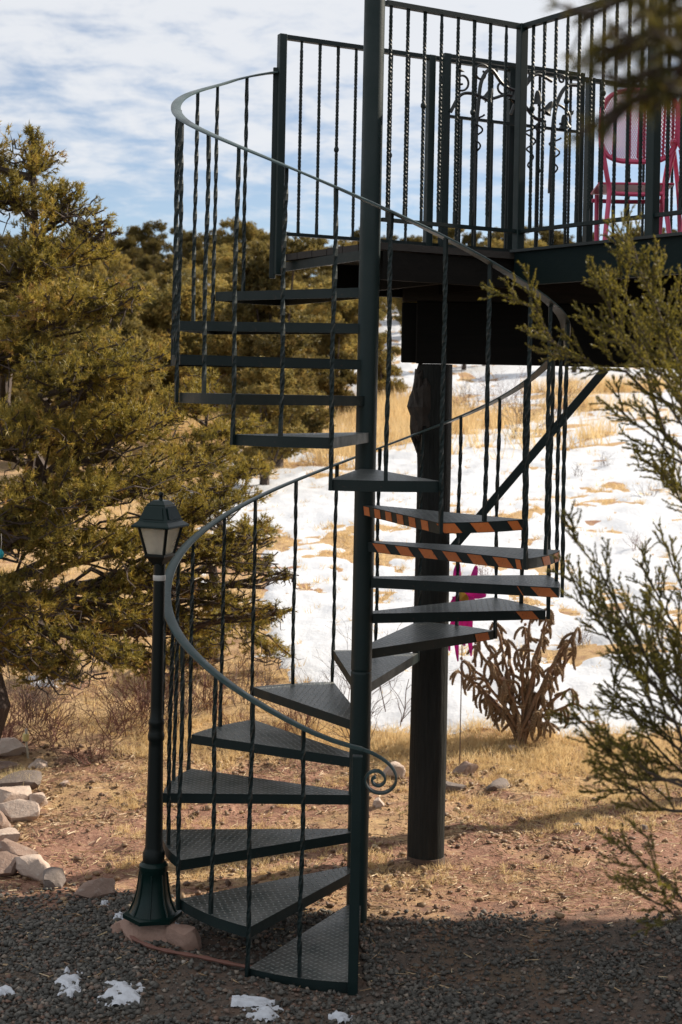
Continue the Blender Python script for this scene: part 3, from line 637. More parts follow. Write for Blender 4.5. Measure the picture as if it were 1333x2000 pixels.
# wrought gate panel with scrolls and bell flowers, standing against the far railing
def gate():
    o3 = C0 + dA*0.98 - nA*0.07; O = Vector((o3.x, o3.y, DZ)); rz = math.atan2(dA.y, dA.x)
    g = empty('garden_gate', O, 'wrought iron gate panel with vine scrolls and bell flowers by the far railing', 'gate', rz=rz)
    W = 0.93; ht = ZR-DZ+0.005
    m = MB(); m.box((0, 0, ht/2), (0.042, 0.03, ht)); m.build('hinge_post', M['green_pole'], g)
    m = MB(); m.box((W, 0, ht/2), (0.026, 0.02, ht)); m.build('latch_post', M['green'], g)
    m = MB(); m.box((W/2, 0, ht-0.012), (W-0.03, 0.02, 0.022)); m.build('top_bar', M['green'], g)
    m = MB(); m.box((W/2, 0, 0.83), (W-0.03, 0.018, 0.016)); m.build('middle_bar', M['green'], g)
    m = MB(); m.box((W/2, 0, 0.10), (W-0.03, 0.018, 0.018)); m.build('lower_bar', M['green'], g)
    for i in range(1, 9):
        m = MB(); m.box((W*i/9, 0, 0.46), (0.012, 0.012, 0.72)); m.build('bar', M['green'], g)
    def vine(P, r=0.008):
        m = MB(); c = catmull([Vector((x, -0.02, z)) for x, z in P], 5); m.tube(c, [r]*len(c), 6); return m.build('vine_scroll', M['black_iron'], g, smooth=True)
    def S(c, r0, turns, a0, sgn=1, n=14):                  # spiral points
        return [(c[0]+r0*(1-0.75*i/n)*math.cos(a0+sgn*2*PI*turns*i/n), c[1]+r0*(1-0.75*i/n)*math.sin(a0+sgn*2*PI*turns*i/n)) for i in range(n+1)]
    vine([(0.02, 0.85), (0.08, 0.95), (0.16, 0.97), (0.27, 0.95), (0.40, 0.99), (0.5, 0.95), (0.58, 0.88), (0.66, 0.86)], 0.010)
    vine([(0.17, 0.3), (0.175, 0.6), (0.20, 0.9), (0.22, 1.05), (0.28, 1.12), (0.36, 1.05), (0.45, 1.02), (0.52, 1.06), (0.58, 1.15)], 0.011)
    vine([(0.42, 0.88), (0.46, 0.97), (0.52, 1.07), (0.60, 1.13), (0.70, 1.10)], 0.010)
    vine([(0.70, 0.45), (0.71, 0.75), (0.73, 0.95), (0.80, 1.08), (0.91, 1.10)], 0.012)
    vine([(0.66, 0.92), (0.74, 0.97), (0.82, 0.93), (0.83, 0.87), (0.76, 0.86)], 0.008)
    for c, r0, a0, sg in (((0.09, 1.03), 0.055, -2.2, 1), ((0.22, 1.09), 0.06, 0.2, 1), ((0.36, 1.03), 0.055, 1.2, -1), ((0.47, 0.98), 0.05, 2.5, 1), ((0.50, 1.12), 0.045, 0.5, -1), ((0.77, 1.12), 0.03, 0, 1), ((0.62, 0.83), 0.05, 2.0, -1)):
        vine(S(c, r0, 1.15, a0, sg), 0.0065)
    for x0, z0 in ((0.20, 0.86), (0.56, 0.83), (0.73, 0.78)):            # hanging tendrils
        m = MB(); c = [Vector((x0 + 0.045*math.cos(i*0.55)*(1-i/34), -0.02+0.02*math.sin(i*0.55), z0 - i*0.0085)) for i in range(30)]; m.tube(c, 0.0055, 6); m.build('tendril', M['black_iron'], g, smooth=True)
    for x0, z0, tl in ((0.27, 0.98, 0.4), (0.60, 1.0, -0.2), (0.68, 0.95, 0.5), (0.79, 0.88, -0.3), (0.45, 1.0, 0.2)):   # bell flowers
        m = MB(); m.lathe([(0.008, 0.035), (0.016, 0.02), (0.02, 0.0), (0.024, -0.02), (0.038, -0.04)], 10, cap=False); m.lathe([(0.004, 0.0), (0.004, -0.055)], 5); m.build('bell_flower', M['black_iron'], g, smooth=True, loc=(x0, -0.025, z0), rot=(0.2, tl, 0))
    for x0, z0, a in ((0.06, 1.10, 0.3), (0.33, 1.14, 2.0), (0.5, 0.93, 1.0), (0.86, 0.95, 2.2), (0.15, 0.80, 0.6)):
        m = MB(); m.add([(0, 0, 0), (0.02, 0.006, 0.012), (0.05, 0.0, 0), (0.02, 0.006, -0.012), (0.02, -0.004, 0)], [(0, 1, 4), (1, 2, 4), (2, 3, 4), (3, 0, 4), (0, 3, 2, 1)]); m.build('leaf', M['black_iron'], g, loc=(x0, -0.022, z0), rot=(0, a, 0))
gate()

# ------------------------------------------------------------------ pink patio chairs
def chair(loc, rz, label, arms=True):
    c = empty('patio_chair', loc, label, 'chair', 'pink metal chairs on the deck', rz)
    W = 0.20
    def tube(P, r=0.0125, name='frame'):
        m = MB(); q = catmull([Vector(p) for p in P], 5); m.tube(q, r, 8); return m.build(name, M['pink'], c, smooth=True)
    lean = lambda z: -0.18 - 0.22*(z-0.42)                   # back leans away from the sitter (towards -y)
    rim_ = [(W*0.98*math.cos(a)*(1.0 if math.sin(a) > 0 else 1.0), 0.68+0.20*math.sin(a)) for a in np.linspace(0, 2*PI, 25)]
    sq = lambda x: math.copysign(abs(x)**0.6, x)
    P = [(W*sq(math.cos(a)), lean(0.69+0.18*sq(math.sin(a))), 0.69+0.18*sq(math.sin(a))) for a in np.linspace(0, 2*PI, 29)]
    m = MB(); m.tube([Vector(p) for p in P], 0.013, 8, cap=False); br = m.build('back_frame', M['pink'], c, smooth=True)
    mesh_ = MB(); nx = 34; nz = 15                           # expanded metal sheet: thin crossed strips
    for i in range(-nx, nx+1):
        for sg in (-1, 1):
            seg = []
            for j in range(41):
                z = 0.51 + 0.36*j/40; x = i*0.0115 + sg*(z-0.69)*0.55
                inside = abs(x/W)**3.2 + abs((z-0.69)/0.18)**3.2 < 0.97
                if inside: seg.append(Vector((x, lean(z)+0.002*sg, z)))
                else:
                    if len(seg) > 1: mesh_.bar(seg[0], seg[-1], 0.0034, 0.0035, up=(0, 1, 0))
                    seg = []
            if len(seg) > 1: mesh_.bar(seg[0], seg[-1], 0.0034, 0.0035, up=(0, 1, 0))
    mesh_.build('back_mesh', M['pink'], br)
    for x in (-0.13, 0.0, 0.13): m = MB(); m.tube([(x, lean(0.53)+0.008, 0.53), (x, lean(0.85)+0.008, 0.85)], 0.006, 6); m.build('back_bar', M['pink'], br)
    s = MB(); s.box((0, 0.03, 0.40), (0.40, 0.40, 0.012)); s.build('seat', M['pink'], c, bevel=0.004)
    for sx in (-1, 1):
        tube([(sx*W*0.92, lean(0.56), 0.56), (sx*W*0.80, -0.20, 0.44), (sx*W*0.72, -0.185, 0.35), (sx*W*0.80, -0.23, 0.18), (sx*W*0.88, -0.27, 0.012)], 0.013, 'leg')
        if not arms and sx < 0: tube([(sx*W*0.8, 0.22, 0.012), (sx*W*0.82, 0.22, 0.2), (sx*W*0.84, 0.20, 0.39)], 0.0125, 'leg'); continue
        tube([(sx*W*0.9, 0.22, 0.012), (sx*W*0.98, 0.23, 0.36), (sx*W*1.12, 0.20, 0.60), (sx*W*1.16, 0.05, 0.64), (sx*W*1.12, -0.12, 0.62), (sx*W*0.98, lean(0.62)+0.01, 0.60)], 0.0125, 'arm_leg')
    tube([(-W*0.74, -0.185, 0.345), (0, -0.185, 0.34), (W*0.74, -0.185, 0.345)], 0.012, 'seat_rail')
    tube([(-W*0.96, 0.22, 0.36), (0, 0.22, 0.355), (W*0.96, 0.22, 0.36)], 0.012, 'seat_rail')
q = at(1247, 330, 7.6); chair((q.x, 7.75, DZ+0.004), R(-4), 'pink metal mesh-back patio chair behind the deck railing, nearest the gate', arms=False)
q = at(1405, 330, 7.55); chair((q.x, 7.6, DZ+0.004), R(-14), 'pink patio chair at the right frame edge, only its arm showing')

# ------------------------------------------------------------------ lamp post
def lamp():
    x, y = -0.816, 6.56; z = 0.222; L = empty('lamp_post', (x, y, z), 'dark green lamp post with a four-sided glass lantern beside the staircase', 'lamp post'); L.scale = (0.972,)*3
    b = MB(); b.lathe([(0.140, 0.0), (0.140, 0.018), (0.130, 0.024)], 6, rot0=R(12)); b.lathe([(0.112, 0.02), (0.100, 0.04), (0.085, 0.075), (0.074, 0.12), (0.067, 0.17), (0.0635, 0.215), (0.068, 0.222), (0.068, 0.245), (0.058, 0.256), (0.050, 0.262)], 24); b.build('base', M['lamp_green'], L, smooth=True)
    r = MB()
    for i in range(8):
        a = 2*PI*i/8; pr = [(0.113, 0.02), (0.087, 0.075), (0.076, 0.12), (0.069, 0.17), (0.065, 0.21)]
        r.tube([(q*math.cos(a), q*math.sin(a), w) for q, w in pr], 0.005, 5)
    r.build('base_rib', M['lamp_green'], L, smooth=True)
    s = MB(); s.lathe([(0.050, 0.25), (0.052, 0.265), (0.052, 0.30), (0.045, 0.315), (0.0415, 0.33), (0.0345, 0.80), (0.033, 0.825), (0.039, 0.835), (0.040, 0.855), (0.036, 0.87), (0.034, 0.90), (0.039, 0.91), (0.036, 0.925), (0.031, 0.94), (0.0295, 1.0), (0.028, 1.6), (0.028, 1.665)], 24); s.build('shaft', M['lamp_black'], L, smooth=True)
    c = MB(); c.lathe([(0.0288, 1.585), (0.0300, 1.588), (0.0300, 1.608), (0.0288, 1.611)], 24, cap=False); c.build('clamp_band', M['metal'], L, smooth=True)
    r0 = R(45-22)
    def sqr(prof): m = MB(); m.lathe(prof, 4, rot0=r0); return m
    k = math.sqrt(2)*0.84
    sqr([(0.030, 1.655), (0.046*k*0.8, 1.672), (0.056*k, 1.695), (0.062*k, 1.70), (0.062*k, 1.712)]).build('lantern_cup', M['lamp_black'], L)
    # four glass panes and corner bars
    z0, z1, h0, h1 = 1.712, 1.838, 0.057, 0.088
    for i in range(4):
        a0, a1 = r0 + i*PI/2, r0 + (i+1)*PI/2
        q = lambda a, h, zz, s=1: Vector((h*k*s*math.cos(a), h*k*s*math.sin(a), zz))
        m = MB(); m.bar(q(a0, h0, z0), q(a0, h1, z1), 0.012, 0.012); m.build('corner_bar', M['lamp_black'], L)
        g = MB(); v = [q(a0, h0, z0, .96), q(a1, h0, z0, .96), q(a1, h1, z1, .96), q(a0, h1, z1, .96)]; v2 = [p_*1.0 - Vector((p_.x, p_.y, 0))*0.03 for p_ in v]
        g.add(v + v2, [(0, 1, 2, 3), (7, 6, 5, 4), (0, 4, 5, 1), (1, 5, 6, 2), (2, 6, 7, 3), (3, 7, 4, 0)]); g.build('pane', M['glass'], L)
    sqr([(0.086*k, 1.832), (0.118*k, 1.838), (0.120*k, 1.842), (0.118*k, 1.848), (0.098*k, 1.862), (0.092*k, 1.866), (0.062*k, 1.935), (0.058*k, 1.938), (0.058*k, 1.944), (0.034*k, 1.962), (0.014, 1.966)]).build('lantern_roof', M['lamp_green'], L)
    for i in range(4):                                       # raised panels on the roof slopes
        a = r0 + PI/4 + i*PI/2; n = Vector((math.cos(a), math.sin(a), 0)); t = Vector((-math.sin(a), math.cos(a), 0))
        m = MB(); lo = [n*0.0743 + t*0.055*s_ + Vector((0, 0, 1.876)) for s_ in (-1, 1)]; hi = [n*0.0550 + t*0.040*s_ + Vector((0, 0, 1.929)) for s_ in (1, -1)]
        v = lo + hi; o_ = n*0.004 + Vector((0, 0, 0.002)); m.add([p_ - o_ for p_ in v] + [p_ + o_*0.9 for p_ in v], [(4, 5, 6, 7), (0, 4, 7, 3), (1, 2, 6, 5), (0, 1, 5, 4), (3, 7, 6, 2), (3, 2, 1, 0)]); m.build('roof_panel', M['lamp_green'], L)
    f = MB(); f.lathe([(0.016, 1.962), (0.010, 1.968), (0.007, 1.976), (0.010, 1.982), (0.013, 1.990), (0.010, 1.998), (0.003, 2.003)], 12); f.build('finial', M['lamp_black'], L, smooth=True)
    u = MB(); u.lathe([(0.014, 1.70), (0.016, 1.74), (0.024, 1.765), (0.032, 1.79), (0.030, 1.81), (0.018, 1.826), (0.003, 1.832)], 14); bo = u.build('bulb', M['glass'], L, smooth=True)
    u = MB(); u.lathe([(0.006, 1.72), (0.005, 1.80)], 8); u.build('bulb_stem', M['filament'], bo, smooth=True)
lamp()

# ------------------------------------------------------------------ foliage tools
def unit(v): return v/np.maximum(1e-9, np.linalg.norm(v, axis=-1, keepdims=True))
def needles(Pn, Dn, m, L, w, spread, back, tint, g, flat=0.0):
    """m thin triangles per tuft at Pn pointing along Dn"""
    n = len(Pn); P_ = np.repeat(Pn, m, 0); D_ = np.repeat(Dn, m, 0); T_ = np.repeat(tint, m)
    r = g.normal(size=(n*m, 3)); d = unit(D_ + spread*unit(r)); s = g.random((n*m, 1))
    b = P_ - D_*back*s; ln = L*(0.7+0.5*g.random((n*m, 1)))
    side = unit(np.cross(d, g.normal(size=(n*m, 3))))*w*(0.7+0.6*g.random((n*m, 1)))/2
    V = np.stack([b-side, b+side, b+d*ln], 1).reshape(-1, 3)
    return V, np.arange(len(V)).reshape(-1, 3), np.clip(T_ + g.normal(size=n*m)*0.10, 0, 1)
def curve3(a, b, sag, g, n=5, wob=0.06):
    a, b = np.array(a, float), np.array(b, float); L = np.linalg.norm(b-a); t = np.linspace(0, 1, n+1)[:, None]
    q = a + (b-a)*t; q[:, 2] += (sag*L*np.sin(t*PI))[:, 0]; q[1:-1] += g.normal(size=(n-1, 3))*wob*L; return q
def pinyon(name, base, top, lobes, label, seed, tufts=900, nm=20, L=0.045, w=0.004, group=None, mat='pinyon', r0=0.12, cat='tree', twigs=0.5, dead=40, sub=14, shade=None):
    """lobes: (centre, radii); the trunk runs base -> top, a limb to each lobe, boughs inside it, tufts on the boughs"""
    g = np.random.default_rng(seed); O = Vector(base); t = empty(name, O, label, cat, group)
    B = MB(); tr = curve3(base, top, 0, g, 8, 0.02); B.tube([Vector(q)-O for q in tr], list(np.linspace(r0, r0*0.15, 9)), 8)
    TP, TD, TT = [], [], []
    for c, rad in lobes:
        c = np.array(c, float); rad = np.array(rad, float)
        zt = min(max(base[2]+0.25*(top[2]-base[2]), c[2]-0.35*np.linalg.norm(c[:2]-np.array(base[:2]))), top[2]-0.05)
        s = np.interp(zt, tr[:, 2], np.arange(9)); i = int(s); p0 = tr[i] + (tr[min(i+1, 8)]-tr[i])*(s-i)
        lim = curve3(p0, c, g.uniform(-0.02, 0.12), g, 5, 0.035); rl = r0*0.34
        B.tube([Vector(q)-O for q in lim], list(np.linspace(rl, rl*0.35, 6)), 6)
        nt = int(tufts*(rad.prod()**(2/3))/0.25)
        for k in range(sub):
            u = unit(g.normal(size=3)); u[2] = abs(u[2])*0.8+u[2]*0.2; u = unit(u); e = c + u*rad*g.uniform(0.75, 1.05); st = lim[g.integers(2, 6)]
            bo = curve3(st, e, g.uniform(-0.05, 0.08), g, 5, 0.05); B.tube([Vector(q)-O for q in bo], list(np.linspace(rl*0.32, 0.005, 6)), 5)
            m = max(3, nt//sub); cl_r = rad.mean()*0.42
            ss = g.beta(2.2, 1.1, m)*5; ii = np.minimum(ss.astype(int), 4); q = bo[ii] + (bo[ii+1]-bo[ii])*(ss-ii)[:, None]
            dirb = unit(bo[5]-bo[0]); off = unit(g.normal(size=(m, 3)) + dirb*0.5 + np.array([0, 0, 0.35]))*(cl_r*g.random((m, 1))**0.6)*(0.35+0.65*(ss/5))[:, None]
            pt = q + off; d = unit(off + dirb*0.4*cl_r + np.array([0, 0, 0.35])*cl_r)
            TP.append(pt); TD.append(d); TT.append(np.full(m, 0.42 + g.normal()*0.20) + g.normal(size=m)*0.17)
            for j in range(m):
                if g.random() < twigs: B.tube([Vector(q[j])-O, Vector((q[j]+pt[j])/2 + g.normal(size=3)*0.012)-O, Vector(pt[j])-O], [0.005, 0.0035, 0.002], 3, cap=False)
    for k in range(dead):                                     # bare twigs inside the crown
        c, rad = lobes[g.integers(len(lobes))]; c = np.array(c)+g.normal(size=3)*np.array(rad)*0.25; e = c + unit(g.normal(size=3))*g.uniform(0.6, 1.15)*np.array(rad)
        B.tube([Vector(q)-O for q in curve3(c, e, 0, g, 4, 0.08)], [0.007, 0.006, 0.005, 0.0035, 0.0015], 3, cap=False)
    B.build('trunk', M['bark'], t, smooth=True)
    P_ = np.concatenate(TP) - np.array(O); D_ = np.concatenate(TD); T_ = np.concatenate(TT)
    V, Fc, tt = needles(P_, D_, nm, L, w, 1.0, 0.05*L/0.045, T_, g)
    link('crown', mesh_np('crown', V, Fc, M[mat], tint=tt), None, t)
    return t
def W3(px, py, Y): v = at(px, py, Y); return (v.x, v.y, v.z)

# the large pine at the left: lobes placed through its real volume
b0 = (-2.45, 9.7, gz1(-2.45, 9.7)-0.1)
L1 = []
for px, py, Y, r, rz in [(62, 330, 9.7, .20, .26), (20, 400, 9.6, .30, .25), (130, 420, 9.5, .26, .22), (-70, 330, 9.8, .4, .35), (40, 520, 9.3, .40, .26), (165, 500, 9.6, .24, .18), (-90, 560, 9.5, .5, .35), (200, 455, 9.7, .13, .11),
     (110, 620, 9.1, .40, .25), (215, 600, 9.4, .26, .22), (255, 590, 9.6, .16, .13), (0, 700, 9.0, .45, .28), (160, 740, 8.9, .40, .26), (265, 720, 9.2, .26, .22), (60, 860, 8.8, .45, .25), (230, 850, 9.0, .38, .24), (300, 830, 9.4, .22, .2),
     (-90, 880, 9.3, .5, .4), (120, 980, 8.7, .45, .24), (270, 960, 9.1, .34, .22), (20, 1060, 8.7, .42, .24), (190, 1090, 8.8, .40, .22), (340, 930, 9.6, .30, .22), (330, 1060, 9.8, .30, .2), (410, 1000, 10.0, .28, .2),
     (60, 1180, 8.7, .36, .18), (200, 1290, 8.8, .26, .17), (120, 1320, 8.9, .28, .14), (-60, 1200, 9.2, .5, .3), (430, 1080, 10.3, .28, .17), (510, 1110, 10.5, .22, .14), (470, 1190, 10.4, .26, .12), (540, 1200, 10.6, .14, .10), (380, 1160, 10.2, .26, .14), (-160, 700, 10.0, .6, .5), (-180, 1000, 9.9, .6, .5), (300, 1150, 9.6, .28, .18), (250, 1210, 9.3, .26, .15), (330, 1230, 10.2, .28, .16), (40, 1270, 9.0, .34, .16), (-40, 1300, 9.2, .4, .2), (390, 1240, 10.6, .26, .13), (300, 1300, 10.4, .25, .12), (560, 1130, 10.7, .10, .08), (490, 1060, 10.3, .2, .14)]:
    L1.append((W3(px, py, Y), (r, r, rz)))
pinyon('pinyon_pine', b0, W3(62, 300, 9.7), L1, 'large bushy yellow-green pinyon pine filling the left side', 3, tufts=1500, nm=18, L=0.036, w=0.0062, r0=0.10, twigs=0.08, dead=520, sub=15)
b1 = (-1.05, 12.6, gz1(-1.05, 12.6)-0.1)
L2 = [(W3(px, py, Y), (r, r, rz)) for px, py, Y, r, rz in [(400, 760, 12.6, .24, .2), (360, 800, 12.3, .3, .25), (440, 850, 12.5, .32, .22), (390, 900, 12.2, .36, .25), (480, 930, 12.6, .26, .2), (440, 980, 12.3, .35, .22), (350, 1000, 12.2, .35, .25), (500, 1040, 12.8, .22, .18), (400, 1090, 12.2, .4, .2), (460, 1230, 12.0, .34, .18), (390, 1290, 11.8, .34, .14), (530, 1280, 12.2, .26, .12), (330, 1320, 11.8, .34, .14)]]
pinyon('pinyon_pine', b1, W3(410, 740, 12.6), L2, 'smaller pinyon pine just behind the large one, left of the stairs', 5, tufts=1150, nm=15, L=0.042, w=0.0075, r0=0.06, twigs=0.06, dead=160, sub=13)

# ------------------------------------------------------------------ hillside trees
def hill_tree_meshes(seed, kind):
    g = np.random.default_rng(seed); B = MB(); tall = kind == 'tall'; H = 3.4 if not tall else 4.0
    nl = 15; TP, TD, TT = [], [], []
    B.tube([(0, 0, -0.3), (0.05, 0.03, H*0.3), (0.0, 0.06, H*0.7)], [0.14, 0.09, 0.03], 6)
    for i in range(nl):
        a = g.uniform(0, 2*PI); t = (i+0.5)/nl; rr = (1.15 if not tall else 0.85)*math.sqrt(max(0.05, 1-((t-0.35)/0.72)**2))*g.uniform(0.3, 0.75); c = np.array([rr*math.cos(a), rr*math.sin(a), 0.45 + t*(H-0.95)])
        B.tube([(0, 0, max(0.2, c[2]*0.55)), tuple(c*0.6), tuple(c)], [0.05, 0.03, 0.015], 5)
        r = np.array([0.62, 0.62, 0.46])*g.uniform(0.75, 1.15)*(1 if not tall else 0.85)
        nsub = 12
        for k in range(nsub):
            u = unit(g.normal(size=3)); u[2] = u[2]*0.6+0.35; e = c + u*r*g.uniform(0.6, 1.0); m = 34
            off = unit(g.normal(size=(m, 3)))*(0.24*g.random((m, 1))**0.5)*np.array([1, 1, 0.75]); TP.append(e+off); TD.append(unit(off+np.array([0, 0, 0.12])+u*0.1)); TT.append(np.full(m, 0.42+g.normal()*0.15)+g.normal(size=m)*0.10)
    V, Fc, tt = needles(np.concatenate(TP), np.concatenate(TD), 9, 0.085, 0.042, 0.9, 0.05, np.concatenate(TT), g)
    return B.mesh('trunk', M['bark'], smooth=True), V, Fc, tt
variants = []
for i in range(6):
    tr, V, Fc, tt = hill_tree_meshes(50+i, 'tall' if i == 4 else 'round')
    cm = mesh_np('crown', V, Fc, M['hill_tree'], tint=tt)
    variants.append((tr, cm))
def hill_tree(x, y, s, sz, rz, vi, hue, label, group, name='pinyon_tree'):
    t = empty(name, (x, y, gz1(x, y)), label, 'tree', group, rz); t.scale = (s, s, s*sz)
    link('trunk', variants[vi][0], None, t); c = link('crown', variants[vi][1], None, t); c.material_slots[0].link = 'OBJECT'; c.material_slots[0].material = M[('hill_tree_dark', 'hill_tree', 'hill_tree_gold')[hue]]
def pxX(px, Y): return (px-666.5)/F*Y
hr_ = random.Random(21)
ridge = [(205, 98, 1.0), (285, 93, 1.25), (345, 99, .9), (378, 96, .8), (420, 97, 1.0), (455, 95, 1.25), (500, 97, 1.15), (545, 99, .95), (585, 97, .9), (622, 98, 1.0), (668, 97, .95), (705, 99, 1.05), (755, 97, .95), (800, 99, 1.05), (842, 97, .9), (880, 98, 1.0), (925, 97, 1.0), (968, 99, .9), (1010, 97, 1.05), (1055, 98, .95), (1100, 97, 1.0), (1145, 99, .9), (1190, 97, 1.0), (1240, 98, 1.0), (1290, 97, .9), (1340, 98, 1.0), (150, 98, 1.0), (90, 97, .9), (30, 98, 1.0)]
for i, (px, Y, s) in enumerate(ridge):
    lab = {285: 'round dark juniper alone on the ridge skyline, just right of the big pine', 455: 'tallest tree on the ridge skyline between the left stair balusters'}.get(px, 'small rounded tree along the ridge skyline')
    hill_tree(pxX(px, Y), Y, s*1.02, hr_.uniform(0.85, 1.05), hr_.uniform(0, 6), hr_.randrange(6), 0 if px in (285, 345) else hr_.choice((0, 0, 0, 1)), lab, None if 'small' not in lab else 'trees on the ridge skyline', 'juniper_tree')
pl = []
for it in range(2600):
    Y = hr_.uniform(44, 91); px = hr_.uniform(-80, 1330)
    if px < 560 and hr_.random() < 0.4: Y = hr_.uniform(21, 46)
    if px > 560 and Y < 44 or px > 705 and (Y < 57 or hr_.random() < 0.45): continue
    x = pxX(px, Y)
    if abs(px-590) < 90 and 70 < Y < 79: continue              # snowy clearing
    if any((x-a)**2+(Y-b)**2*0.55 < (2.1)**2 for a, b in pl): continue
    pl.append((x, Y))
for x, Y in pl[:290]:
    hue = hr_.choice((1, 2, 1, 2, 0, 0)); px = 666.5 + x/Y*F
    tone = ('dark olive', 'olive-brown', 'golden-olive')[hue]
    zone = 'behind the big pine' if px < 330 else 'seen past the left treads' if px < 700 else 'behind the deck'
    far = 'far hillside' if Y > 62 else 'lower hillside'
    hill_tree(x, Y, hr_.uniform(0.72, 1.05), hr_.uniform(0.8, 1.05), hr_.uniform(0, 6), hr_.randrange(6), hue, f'small {tone} tree on the {far} {zone}', f'{tone} trees on the {far} {zone}')
for px, Y, s, vi, hue, lab in [(655, 33, 0.62, 4, 0, 'dark narrow juniper on the slope directly left of the centre pole'), (600, 38, 0.8, 1, 1, 'olive tree on the slope behind the middle treads'), (520, 22, 0.62, 2, 1, 'grey-green juniper on the slope right of the smaller pine'), (470, 27, 0.85, 0, 1, 'broad olive tree behind the smaller pine'), (560, 29, .6, 3, 0, 'dark little tree between the smaller pine and the dark juniper'), (420, 33, .95, 5, 2, 'yellow-olive tree showing over the smaller pine'), (745, 40, .62, 2, 1, 'small tree just right of the centre pole on the slope'),
        (905, 47, .7, 1, 2, 'yellowish tree on the slope under the deck girder'), (945, 49, .6, 3, 1, 'olive tree under the deck beside the yellowish one'), (540, 43, .95, 1, 2, 'golden olive tree behind the fifth tread from the top'), (640, 45, 1.0, 0, 2, 'golden tree behind the upper treads beside the pole'), (470, 46, 1.0, 3, 2, 'golden olive tree behind the upper left treads'), (1120, 46, .7, 5, 1, 'olive tree under the deck right of the knee brace'), (330, 30, 1.0, 2, 1, 'olive tree behind the right edge of the big pine')]:
    hill_tree(pxX(px, Y), Y, s, 1.0, hr_.uniform(0, 6), vi, hue, lab, None)

